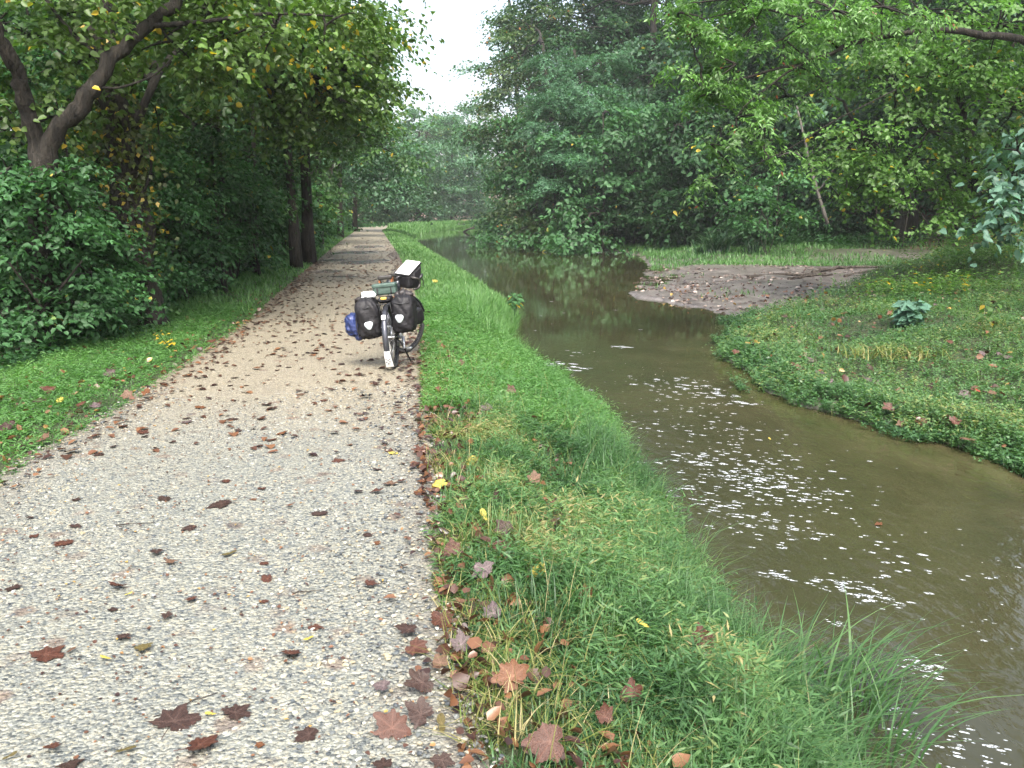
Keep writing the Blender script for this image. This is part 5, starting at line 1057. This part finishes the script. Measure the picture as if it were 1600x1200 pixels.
r = bagroot('stuff_sack', 'navy blue stuff sack tied outside the left pannier', 'bag', (-.385, -.0, .515))
obj('sack_body', gg(lambda g: g.rbox((0, 0, .015), (.16, .24, .24), .95, 17, warp=rumple(7, .12, -.05, .1, .7)), lambda g: g.rbox((.045, 0, -.115), (.085, .16, .11), .95, 9, warp=rumple(3, .06, 0, .1))), K['blue'], r)
obj('drawstring', gg(lambda g: g.tube(resample([(.06, -.11, .13), (.05, -.13, .0), (.065, -.11, -.12)], 12), .007, 6)), K['strap'], r)
r = bagroot('plastic_bag', 'crumpled white plastic packet lying on top of the left pannier', 'packet', (-.175, .01, .835))
obj('packet_body', gg(lambda g: g.rbox((0, 0, 0), (.15, .16, .065), .8, 13, warp=rumple(11, .12, .1, .05, .6))), K['paper'], r); obj('packet_fold', gg(lambda g: g.rbox((-.03, -.06, .022), (.08, .03, .035), .8, 7, warp=rumple(5, .15, 0, .05, .6))), K['paper'], r)
r = bagroot('saddle_bag', 'dark green boxy bag strapped behind the saddle', 'bag', (0, .035, .878))
obj('bag_body', gg(lambda g: g.rbox((0, 0, 0), (.25, .13, .125), .38, 13, warp=rumple(2.4, .02, .05, .03))), K['green'], r)
obj('lid_flap', gg(lambda g: g.rbox((0, -.012, .042), (.256, .13, .045), .5, 9, warp=rumple(6, .02, 0, .03))), K['green'], r)
for s in (-1, 1): obj('strap', gg(lambda g: g.rbox((s * .075, -.068, .0), (.016, .008, .12), .3, 5)), K['strap'], r)
r = bagroot('rolled_cloth', 'small yellow and black bundle under the green saddle bag', 'bundle', (0, -.02, .77))
obj('roll', gg(lambda g: g.rbox((0, 0, 0), (.14, .18, .06), .8, 11, warp=rumple(8, .05, 0, .05))), K['tarp'], r); obj('yellow_end', gg(lambda g: g.rbox((-.005, -.085, .016), (.065, .03, .028), .8, 7)), K['yellow'], r)
def hw(V):
    V = rumple(3.3, .015, -.06, .04)(V); t = np.clip(V[:, 2], 0, 1); V[:, 2] += t * .72 * V[:, 1]; return V
r = bagroot('handlebar_bag', 'black handlebar bag with a white map sheet on its tilted lid', 'bag', (.03, 1.085, .935), M=STEER, rot=RZ(-8, 'Z'))
obj('bag_body', gg(lambda g: g.rbox((0, 0, -.02), (.25, .20, .21), .25, 13, warp=hw)), K['tarp'], r)
MR = RZ(38, 'X').to_3x3()
lid = obj('lid', gg(lambda g: g.rbox((0, .0, .098), (.262, .255, .022), .4, 9, M=MR)), K['tarp'], r)
obj('map_case', gg(lambda g: g.rbox((0, -.006, .1125), (.245, .235, .012), .4, 9, M=MR)), K['map'], lid)
obj('side_strap', gg(lambda g: g.tube([(.128, -.02, .06), (.138, -.02, -.02), (.13, -.03, -.09)], .008, 6)), K['strap'], r)
for s, lab in ((1, 'small black front pannier with a grey mesh pocket beside the front wheel'), (-1, 'black front pannier half hidden behind the rear wheel and left pannier')):
    r = bagroot('front_pannier', lab, 'pannier', (s * .145, 1.07, .40 if s < 0 else .47), M=STEER, group='front panniers on the bicycle')
    obj('bag_body', gg(lambda g: g.rbox((0, 0, 0), (.12, .22, .26 if s < 0 else .2), .6, 13, warp=rumple(9 + s, .04, .12, .05))), K['tarp'], r)
    obj('mesh_pocket', gg(lambda g: g.rbox((s * .02, -.075, .05), (.11, .09, .09), .8, 9, warp=rumple(4, .06, 0, .05))), K['grey_net'], r)
# ------------------------------------------------------------------ fallen leaves, one object each
def sycamore(seed, curl, small=False):
    """lobed leaf outline, three rings from the middle out, bent by curl; veins carried in tint"""
    rg = np.random.default_rng(seed); a = np.linspace(0, 2 * PI, 60, endpoint=False)
    lob = [(90, 1.0, 27), (36, .95, 26), (144, .95, 26), (-16, .78, 24), (196, .78, 24)]; lob = [(c + rg.normal(0, 6), h * (rg.uniform(.8, 1.05) if rg.random() < .7 else rg.uniform(.45, .8)), w * rg.uniform(.85, 1.35)) for c, h, w in lob]
    r = np.full(60, .57)
    for c, h, wd in lob:
        dd = (np.degrees(a) - c + 180) % 360 - 180; r = np.maximum(r, h * np.clip(1 - np.abs(dd) / (wd * 1.75), 0, 1) ** .62)
    dd = (np.degrees(a) - 270 + 180) % 360 - 180; r *= 1 - .55 * np.exp(-(dd / 20) ** 2)
    r *= 1 + rg.normal(0, .045, 60) + .07 * np.where(np.arange(60) % 4 == 0, 1, -.3)
    if small: r = .34 + .66 * np.abs(np.sin(a)) ** 1.4; r *= np.where(np.sin(a) > 0, 1, .75) * (1 + rg.normal(0, .03, 60)); 
    V = [(0, 0, 0)]; t = [1.0]
    for f in (.2, .4, .6, .8, 1):
        for i in range(60): V.append((r[i] * f * math.cos(a[i]) * (.62 if small else 1), r[i] * f * math.sin(a[i]), 0)); t.append(0)
    V = np.array(V)
    for c, h, wd in lob[:1 if small else 5]:
        u = np.array([math.cos(math.radians(c)), math.sin(math.radians(c))]); al = V[:, :2] @ u; pe = np.abs(V[:, 0] * u[1] - V[:, 1] * u[0]); t = np.maximum(t, .55 * np.exp(-(pe / .035) ** 2) * (al > 0) * (al < .85))
    q = rg.uniform(0, 2 * PI); ax = np.array([math.cos(q), math.sin(q)]); s = V[:, :2] @ ax; rr = np.hypot(V[:, 0], V[:, 1])
    V[:, 2] = curl * (.55 * s * np.abs(s) * 1.2 + .35 * rr ** 2) + .10 * curl ** .5 * np.sin(3 * np.arctan2(V[:, 1], V[:, 0]) + q) * rr ** 2 + .03 * rg.normal(0, 1, len(V)) * rr
    V[:, 2] -= V[:, 2].min()
    n = 60; i = np.arange(n); F = [np.stack([0 * i, 1 + i, 1 + (i + 1) % n], 1)]
    for k in range(4): F.append(np.stack([1 + k * n + i, 1 + (k + 1) * n + i, 1 + (k + 1) * n + (i + 1) % n, 1 + k * n + (i + 1) % n], 1))
    g = G(); g.add(V, F, np.asarray(t))
    p0 = np.array([0, -.15, V[0, 2] + .02]); g.tube([p0, (.05, -.55, .03), (.14, -.95, .05)], [.014, .012, .016], 5, .3)
    return g
_lm = {}
def leaf_mesh(col, form, v):
    k = (col, form, v)
    if k not in _lm:
        curl = {'flat': .05, 'curled': .34, 'cupped': .62, 'oval': .2}[form]
        _lm[k] = sycamore(31 * v + len(form) * 7, curl, form == 'oval').mesh('fallen_leaf', DL[col])
    return _lm[k]
def drop(px, py, size, col, form, label, ang=None, zo=.012, tilt=None, group='fallen leaves', v=None):
    v = int(RNG.integers(0, 6)) if v is None else v
    p = gnd(px, py, 0); h = surf(p[0], p[1])
    for _ in range(6): p = gnd(px, py, max(h, -.6) + zo); h = surf(p[0], p[1])
    o = bpy.data.objects.new('fallen_leaf', leaf_mesh(col, form, v)); COL.objects.link(o); s = size / 2
    p[2] = max(p[2], max(h, ZW) + zo)
    o.location = p; o.scale = (s, s, s * (1 if form != 'flat' else .8)); a = RNG.uniform(0, 2 * PI) if ang is None else math.radians(ang)
    tx, ty = (RNG.normal(0, .06), RNG.normal(0, .06)) if tilt is None else (math.radians(tilt[0]), math.radians(tilt[1]))
    o.rotation_euler = Euler((tx, ty, 0)).to_matrix().to_4x4().to_euler(); o.rotation_euler = (Matrix.Rotation(a, 3, 'Z') @ Euler((tx, ty, 0)).to_matrix()).to_euler() if tilt is None else (Euler((tx, ty, 0)).to_matrix() @ Matrix.Rotation(a, 3, 'Z')).to_euler()
    return tag(o, label, 'leaf', group)
RB, DB, TA, OB, YE, OY, PG = 'reddish brown', 'dark brown', 'tan', 'orange brown', 'yellow', 'olive yellow', 'purplish grey'
P0 = .012
big = [  # on the gravel, nearest first: px, py, size, colour, form, label
 (312, 1166, .165, RB, 'curled', 'glossy red brown leaf with a curled rim, lowest large leaf on the gravel'),
 (272, 1128, .20, DB, 'flat', 'large dark leaf pressed into the gravel and dotted with grit'),
 (367, 1114, .135, DB, 'flat', 'dark pointed leaf right of the large grit dotted one'),
 (330, 1115, .05, YE, 'oval', 'tiny yellow leaf lying between two dark pressed leaves'),
 (483, 1148, .12, DB, 'flat', 'faded dark leaf lying alone right of the glossy curled one'),
 (86, 1166, .065, RB, 'curled', 'small maroon leaf low at the left on the near gravel'),
 (107, 1194, .10, DB, 'flat', 'dark leaf cut by the bottom edge of the photo'), (195, 1172, .075, OY, 'oval', 'small olive yellow leaf left of the glossy curled one'),
 (407, 1163, .05, OB, 'flat', 'small orange leaf scrap between the glossy and the faded leaf'), (14, 1182, .05, OY, 'oval', 'small ochre leaf at the left corner'),
 (70, 1024, .18, RB, 'flat', 'broad tan brown leaf lying flat at the left of the near gravel'), (110, 1016, .06, TA, 'oval', 'pale tan leaf overlapping the broad brown one'),
 (222, 1014, .10, OY, 'curled', 'curled olive leaf on the gravel'), (166, 1028, .055, YE, 'oval', 'small yellow leaf near the curled olive one'),
 (194, 995, .09, DB, 'curled', 'dark maroon leaf above the curled olive one'), (452, 1024, .13, RB, 'cupped', 'crumpled wine red leaf in the middle of the near gravel'),
 (490, 980, .085, RB, 'flat', 'brownish red leaf just above a yellow scrap'), (483, 997, .06, YE, 'oval', 'yellow leaf scrap touching a brownish red leaf'),
 (176, 953, .07, DB, 'flat', 'small brown leaf left of the gravel middle'), (262, 963, .075, DB, 'curled', 'small dark curled leaf below the red one'),
 (300, 936, .085, RB, 'curled', 'red brown curled leaf, smaller of a pair on grey gravel'), (188, 918, .115, RB, 'cupped', 'crumpled red brown leaf with a stalk across it'),
 (200, 928, .04, YE, 'oval', 'yellow speck of leaf beside the crumpled one with the stalk'), (412, 940, .065, RB, 'flat', 'small wine coloured leaf in the middle'),
 (418, 905, .095, RB, 'flat', 'flat red brown leaf left of the pointed one'), (577, 914, .10, RB, 'curled', 'pointed red brown leaf toward the grass side'),
 (20, 918, .10, DB, 'flat', 'dark leaf with a green edge at the left frame edge'), (412, 880, .07, RB, 'flat', 'faint brown leaf above the flat red brown one'),
 (265, 878, .09, TA, 'curled', 'light brown curled leaf on the middle gravel'), (245, 862, .10, DB, 'curled', 'narrow dark leaf, edge on'), (360, 864, .10, OY, 'oval', 'faded olive leaf on the middle gravel'),
 (102, 848, .14, RB, 'flat', 'flat faded brown leaf at the left'), (53, 838, .08, RB, 'flat', 'small faded leaf at the far left'), (590, 848, .07, OB, 'flat', 'small orange brown leaf toward the grass'),
 (298, 825, .12, DB, 'flat', 'dark pressed leaf near the middle of the gravel'), (347, 788, .21, DB, 'flat', 'longest dark leaf patch on the middle gravel'), (395, 780, .06, OB, 'flat', 'orange leaf tip at the end of the long dark patch'),
 (258, 780, .14, DB, 'flat', 'dark leaf left of the longest dark patch'), (500, 802, .15, DB, 'flat', 'dark leaf patch right of the longest one'), (452, 790, .065, OB, 'curled', 'small orange curled leaf between two dark patches'),
 (118, 781, .09, DB, 'flat', 'small dark leaf at the left gravel'), (560, 768, .10, DB, 'curled', 'dark curled leaf near the grass side'), (575, 836, .09, DB, 'flat', 'brown speckled leaf toward the grass'),
 (530, 720, .12, RB, 'flat', 'red brown leaf in the grey gravel below the bicycle'), (616, 708, .12, YE, 'flat', 'yellow leaf on the gravel below the bicycle'), (628, 752, .09, RB, 'cupped', 'dark red standing leaf at the grass edge'),
 (115, 705, .17, TA, 'curled', 'long tan leaf on the left gravel edge'), (155, 710, .11, DB, 'flat', 'dark leaf right of the long tan one'), (290, 660, .15, PG, 'flat', 'mauve leaf patch on the buff gravel'),
 (365, 655, .13, DB, 'flat', 'dark leaf on the buff gravel left of the mauve patches'), (425, 687, .13, RB, 'flat', 'thin brown leaf on the buff gravel'), (313, 637, .15, OB, 'flat', 'orange brown leaf on the left buff gravel'),
 (403, 576, .14, OB, 'curled', 'curled orange brown leaf on the buff gravel left of the bicycle'), (520, 676, .11, DB, 'curled', 'dark curled leaf below the bicycle'), (575, 620, .15, DB, 'cupped', 'dark crumpled leaf below the rear wheel'),
 (640, 560, .15, RB, 'cupped', 'dark red leaf beside the kickstand'), (652, 602, .14, DB, 'curled', 'wet dark leaf at the path edge behind the rear wheel'), (567, 656, .12, PG, 'flat', 'grey mauve leaf right of the buff gravel middle')]
for px, py, s, c, f, lab in big: drop(px, py, s, c, f, lab, zo=P0 if f != 'flat' else .004)
edge_ = [ # along the grass edge on the right of the path
 (612, 1138, .17, RB, 'cupped', 'large upright red brown leaf at the grass edge', 20, (50, 25)), (658, 1118, .15, DB, 'curled', 'dark purple brown leaf behind the large upright one', 60, (20, 5)),
 (690, 1132, .09, OY, 'oval', 'ochre leaf at the grass edge beside the dark purple one', 10, (20, 0)), (690, 967, .16, RB, 'curled', 'wine red leaf with pale veins at the grass edge', 200, (25, 10)), (640, 985, .12, DB, 'curled', 'dark leaf tucked left of the pale veined one', 80, (10, 0)),
 (648, 1014, .13, RB, 'curled', 'pinkish brown leaf below the pale veined one', 240, (20, -10)), (688, 1038, .10, TA, 'cupped', 'tan curled leaf on the grass edge', 30, (35, 0)), (660, 1070, .15, DB, 'cupped', 'dark crumpled leaf pair below the tan one', 120, (15, 10)),
 (600, 1075, .09, PG, 'cupped', 'grey crumpled leaf out on the gravel', 70, (10, 0)), (690, 912, .12, OB, 'curled', 'orange brown leaf upright at the grass edge', 100, (40, 5)), (655, 705, .13, RB, 'curled', 'reddish leaf at the grass edge below the bicycle', 30, (15, 10)),
 (650, 725, .11, RB, 'flat', 'pink brown leaf at the grass edge below the bicycle', 80, None), (600, 1195, .09, DB, 'flat', 'dark leaf at the bottom beside the grass', 20, None), (690, 1188, .10, DB, 'curled', 'dark red leaf at the bottom in the grass edge', 200, (20, 0))]
for px, py, s, c, f, lab, a, t in edge_: drop(px, py, s, c, f, lab, a, P0 + .01, t)
gr_ = [ # in the grass of the bank
 (1095, 1005, .20, RB, 'curled', 'large red brown leaf standing upright in the long grass', 10, (72, 10), .16), (800, 1058, .17, OB, 'cupped', 'rust coloured leaf propped in the grass', 60, (45, 15), .08), (755, 890, .15, PG, 'curled', 'pale purple brown leaf lying across the grass', 190, (30, 0), .07),
 (790, 828, .14, DB, 'cupped', 'dark maroon folded leaf in the grass', 40, (55, 0), .08), (707, 858, .14, RB, 'cupped', 'dark red leaf standing on edge by the path', 5, (70, 0), .06), (787, 858, .13, RB, 'cupped', 'dark red folded leaf below the maroon one', 70, (60, 5), .07),
 (840, 893, .10, YE, 'flat', 'bright yellow pointed leaf standing in the grass', 30, (65, 10), .09), (740, 720, .13, YE, 'flat', 'yellow leaf at the path side of the grass', 80, (50, 0), .06), (690, 757, .14, YE, 'curled', 'pale yellow leaf right beside the path', 120, (15, 0), .05),
 (915, 930, .10, OB, 'cupped', 'orange brown leaf deep in the long grass', 10, (60, 0), .10), (1005, 975, .07, YE, 'oval', 'small yellow green leaf on the grass tips', 45, (20, 0), .16), (985, 1085, .12, RB, 'cupped', 'brown leaf half buried in the lower grass', 0, (60, 0), .09),
 (860, 1160, .18, RB, 'curled', 'pinkish brown leaf at the bottom in the grass', 90, (45, 0), .08), (757, 806, .10, YE, 'oval', 'small yellow leaf above the maroon one', 20, (30, 0), .07), (775, 780, .13, DB, 'cupped', 'dark leaf standing on edge further up the grass', 0, (75, 0), .08),
 (800, 612, .14, RB, 'cupped', 'rust leaf on the bank below the bicycle', 30, (55, 0), .12), (760, 640, .18, PG, 'curled', 'greyish leaf on the bank right of the bicycle', 0, (25, 0), .07), (720, 570, .14, RB, 'curled', 'brown leaf on the bank behind the bicycle', 0, (40, 0), .07),
 (690, 545, .14, OB, 'cupped', 'orange brown leaf beside the front wheel', 0, (50, 0), .06), (680, 440, .20, YE, 'flat', 'yellow leaf on the grass beyond the front wheel', 0, (35, 0), .08), (835, 750, .13, TA, 'curled', 'tan leaf in the middle of the bank', 0, (35, 0), .10),
 (1055, 905, .05, OB, 'oval', 'tiny orange leaf near the water edge', 0, (30, 0), .14), (945, 1120, .09, RB, 'cupped', 'brown leaf low in the bank grass', 0, (60, 0), .09), (720, 1010, .11, PG, 'cupped', 'pinkish leaf inside the grass by the path', 0, (40, 0), .05), (770, 960, .12, PG, 'cupped', 'dull pink leaf under grass blades', 0, (40, 0), .05)]
for px, py, s, c, f, lab, a, t, zo in gr_: drop(px, py, s, c, f, lab, a, zo, t, 'fallen leaves in the bank grass')
sp_ = [ # on the spit across the water and on the water
 (1250, 575, .30, TA, 'curled', 'tan leaf on the near point of the spit'), (1270, 565, .24, PG, 'curled', 'pale grey leaf touching the tan one on the spit'), (1150, 550, .20, RB, 'cupped', 'red brown leaf at the tip of the spit'), (1282, 582, .20, PG, 'flat', 'grey leaf right of the tan one on the spit'),
 (1355, 592, .26, PG, 'curled', 'mauve leaf in the middle of the spit'), (1300, 598, .18, PG, 'flat', 'small pale leaf below the grey one on the spit'), (1372, 598, .16, PG, 'flat', 'small mauve leaf right of the mauve one'), (1358, 575, .2, DB, 'cupped', 'dark leaf above the mauve one on the spit'),
 (1405, 615, .22, TA, 'cupped', 'pinkish tan folded leaf on the spit'), (1450, 608, .26, DB, 'cupped', 'dark brown leaf on the right part of the spit'), (1508, 616, .26, PG, 'curled', 'mauve leaf left of the scarlet one'), (1526, 611, .14, 'bright red', 'cupped', 'scarlet leaf on the spit'),
 (1550, 615, .18, TA, 'cupped', 'tan leaf right of the scarlet one'), (1535, 552, .2, PG, 'curled', 'pale mauve leaf beside the tall thin seedling'), (1575, 560, .24, PG, 'curled', 'pale mauve leaf at the right edge of the spit'), (1560, 553, .16, PG, 'flat', 'small mauve leaf among the pale ones at the right'),
 (1590, 572, .2, OY, 'flat', 'greenish leaf at the right edge of the spit'), (1390, 637, .22, RB, 'cupped', 'red brown leaf near the waterline of the spit'), (1448, 633, .2, DB, 'cupped', 'maroon leaf near the waterline of the spit'), (1440, 662, .26, RB, 'cupped', 'dark red leaf at the waterline of the spit'),
 (1408, 662, .2, TA, 'curled', 'tan leaf at the waterline left of the dark red one'), (1490, 660, .22, RB, 'cupped', 'red leaf at the waterline right of the dark red one'), (1305, 480, .3, RB, 'cupped', 'rust leaf at the back of the spit'), (1335, 483, .3, DB, 'cupped', 'dark leaf right of the rust one at the back of the spit'),
 (1285, 488, .3, PG, 'flat', 'grey leaf left of the rust one at the back of the spit'), (1225, 495, .26, DB, 'cupped', 'dark leaf on the left shoulder of the spit'), (1325, 528, .22, DB, 'cupped', 'dark leaf left of the dead grass tuft'), (1390, 490, .2, OB, 'cupped', 'orange leaf beside the bluish leaved plant'), (1485, 535, .2, RB, 'cupped', 'rust leaf left of the seedling')]
for px, py, s, c, f, lab in sp_: drop(px, py, s * .8, c, f, lab, None, .09, (RNG.uniform(15, 45), RNG.uniform(-15, 15)), 'fallen leaves on the spit')
drop(1512, 688, .26, TA, 'curled', 'tan leaf floating at the edge of the spit', 0, .01, (0, 0), 'floating leaves'); drop(1373, 820, .09, OB, 'curled', 'orange leaf floating among the white flecks', 0, .006, (0, 0), 'floating leaves'); drop(1203, 686, .07, YE, 'oval', 'small yellow leaf floating near the white flecks', 0, .006, (0, 0), 'floating leaves')
# verge on the left
for px, py, s, c, f, lab in ((175, 585, .17, DB, 'cupped', 'dark leaf on the left verge, highest of a loose trio'), (80, 610, .18, RB, 'cupped', 'red brown leaf on the left verge beside a yellow one'), (94, 625, .13, YE, 'flat', 'yellow leaf standing on the left verge'), (128, 632, .14, RB, 'cupped', 'brown leaf low on the left verge'),
    (150, 636, .13, PG, 'curled', 'grey leaf at the left verge by the gravel'), (60, 628, .16, DB, 'cupped', 'dark leaf left of the yellow standing one'), (12, 668, .22, DB, 'cupped', 'dark brown leaf at the left frame edge in the verge'), (68, 685, .16, TA, 'curled', 'tan leaf at the foot of the left verge'),
    (200, 615, .15, TA, 'curled', 'tan leaf where the left verge meets the gravel'), (228, 613, .14, OB, 'curled', 'orange leaf on the left edge of the gravel'), (330, 535, .16, RB, 'cupped', 'brown leaf on the left gravel edge further on'), (100, 583, .12, OB, 'cupped', 'small rust leaf high on the left verge')):
    drop(px, py, s, c, f, lab, None, .06, (RNG.uniform(15, 50), RNG.uniform(-15, 15)), 'fallen leaves on the left verge')
# the many small look-alikes farther along the gravel
n = 90
for i in range(n):
    d = 5.0 + 13 * (i / n) ** 1.3 + RNG.uniform(-.4, .4); u = RNG.random(); x = PL(d) + (PR(d) - PL(d)) * (u if RNG.random() < .7 else 1 - .1 * u)
    v = np.array([x, d, 0]) - np.array([0, 0, CAM_H]); zc = v[1] * _cp - v[2] * _sp; px = 800 + F_PX * v[0] / zc; py = 600 - F_PX * (v[1] * _sp + v[2] * _cp) / zc
    c, nm = [(RB, 'small red brown leaf'), (DB, 'small dark leaf'), (DB, 'small dark leaf'), (OB, 'small orange brown leaf'), (TA, 'small tan leaf'), (RB, 'small red brown leaf')][i % 6]
    wh = 'scattered over the grey gravel short of the bicycle' if d < 8.6 else 'scattered over the buff gravel around the bicycle' if d < 12.5 else 'scattered over the gravel beyond the bicycle'
    drop(px, py, RNG.uniform(.06, .13), c, ('flat', 'flat', 'curled', 'cupped')[int(RNG.integers(0, 4))], nm + ' ' + wh, None, .006, None, 'small leaves ' + wh)
# twigs on the gravel
for (a, b_, lab) in (((240, 1120), (340, 1082), 'thin straight twig lying above the large pressed leaf'), ((180, 820), (242, 816), 'thin twig on the left of the middle gravel'), ((455, 925), (500, 922), 'short thin twig on the near gravel')):
    p, q = gnd(*a, .02), gnd(*b_, .02); g = G(); g.tube(wob(resample([p, (p + q) / 2, q], 9), .003, rng), np.linspace(.0032, .0016, 9), 5); o = obj('twig', g, M_['deadwood'], off=p); o.location = p; tag(o, lab, 'twig', 'twigs on the gravel')
for p_ in list(_lm.values()): p_.update()
# ------------------------------------------------------------------ light
w = bpy.data.worlds.new('World'); SC.world = w; w.use_nodes = True; nt = w.node_tree; nt.nodes.clear()
o = nt.nodes.new('ShaderNodeOutputWorld'); bg = nt.nodes.new('ShaderNodeBackground'); sky = nt.nodes.new('ShaderNodeTexSky')
EL, AZ = math.radians(52), math.radians(172)
sky.sky_type = 'NISHITA'; sky.sun_disc = False; sky.sun_elevation = EL; sky.sun_rotation = AZ; sky.air_density = 1.0; sky.dust_density = 6; sky.ozone_density = 1
hs = nt.nodes.new('ShaderNodeHueSaturation'); hs.inputs['Saturation'].default_value = .7
nt.links.new(sky.outputs[0], hs.inputs['Color']); nt.links.new(hs.outputs[0], bg.inputs[0]); bg.inputs[1].default_value = .15
nt.links.new(bg.outputs[0], o.inputs[0])
sd = bpy.data.lights.new('sun', 'SUN'); so = bpy.data.objects.new('sun', sd); COL.objects.link(so)
sd.energy = 1.7; sd.angle = math.radians(30); sd.color = (1, .97, .92)
dirv = Vector((math.sin(AZ) * math.cos(EL), math.cos(AZ) * math.cos(EL), math.sin(EL)))
so.rotation_euler = dirv.to_track_quat('Z', 'Y').to_euler(); so.location = (0, 0, 60)
HAZE = True
if HAZE:
    g = G(); g.box((20, 300, 45), (1700, 1760, 97))
    m, nt, out = new_mat('misty_air'); pv = nt.nodes.new('ShaderNodeVolumePrincipled')
    pv.inputs['Color'].default_value = (.93, .97, 1.0, 1); pv.inputs['Density'].default_value = .0005; pv.inputs['Anisotropy'].default_value = .3
    nt.links.new(pv.outputs[0], out.inputs['Volume']); obj('haze', g, m, kind='stuff', label='thin damp mist in the air along the canal')
SC.view_settings.view_transform = 'Standard'; SC.view_settings.look = 'None'; SC.view_settings.gamma = 1; SC.view_settings.use_curve_mapping = False
SC.view_settings.exposure = 1.92
cy = SC.cycles
cy.max_bounces = 7; cy.diffuse_bounces = 3; cy.glossy_bounces = 2; cy.transmission_bounces = 3; cy.transparent_max_bounces = 4; cy.volume_bounces = 1
cy.use_adaptive_sampling = True; cy.adaptive_threshold = .02; cy.use_denoising = True; cy.caustics_reflective = False; cy.caustics_refractive = False
cy.sample_clamp_indirect = 6
SC.render.use_persistent_data = False
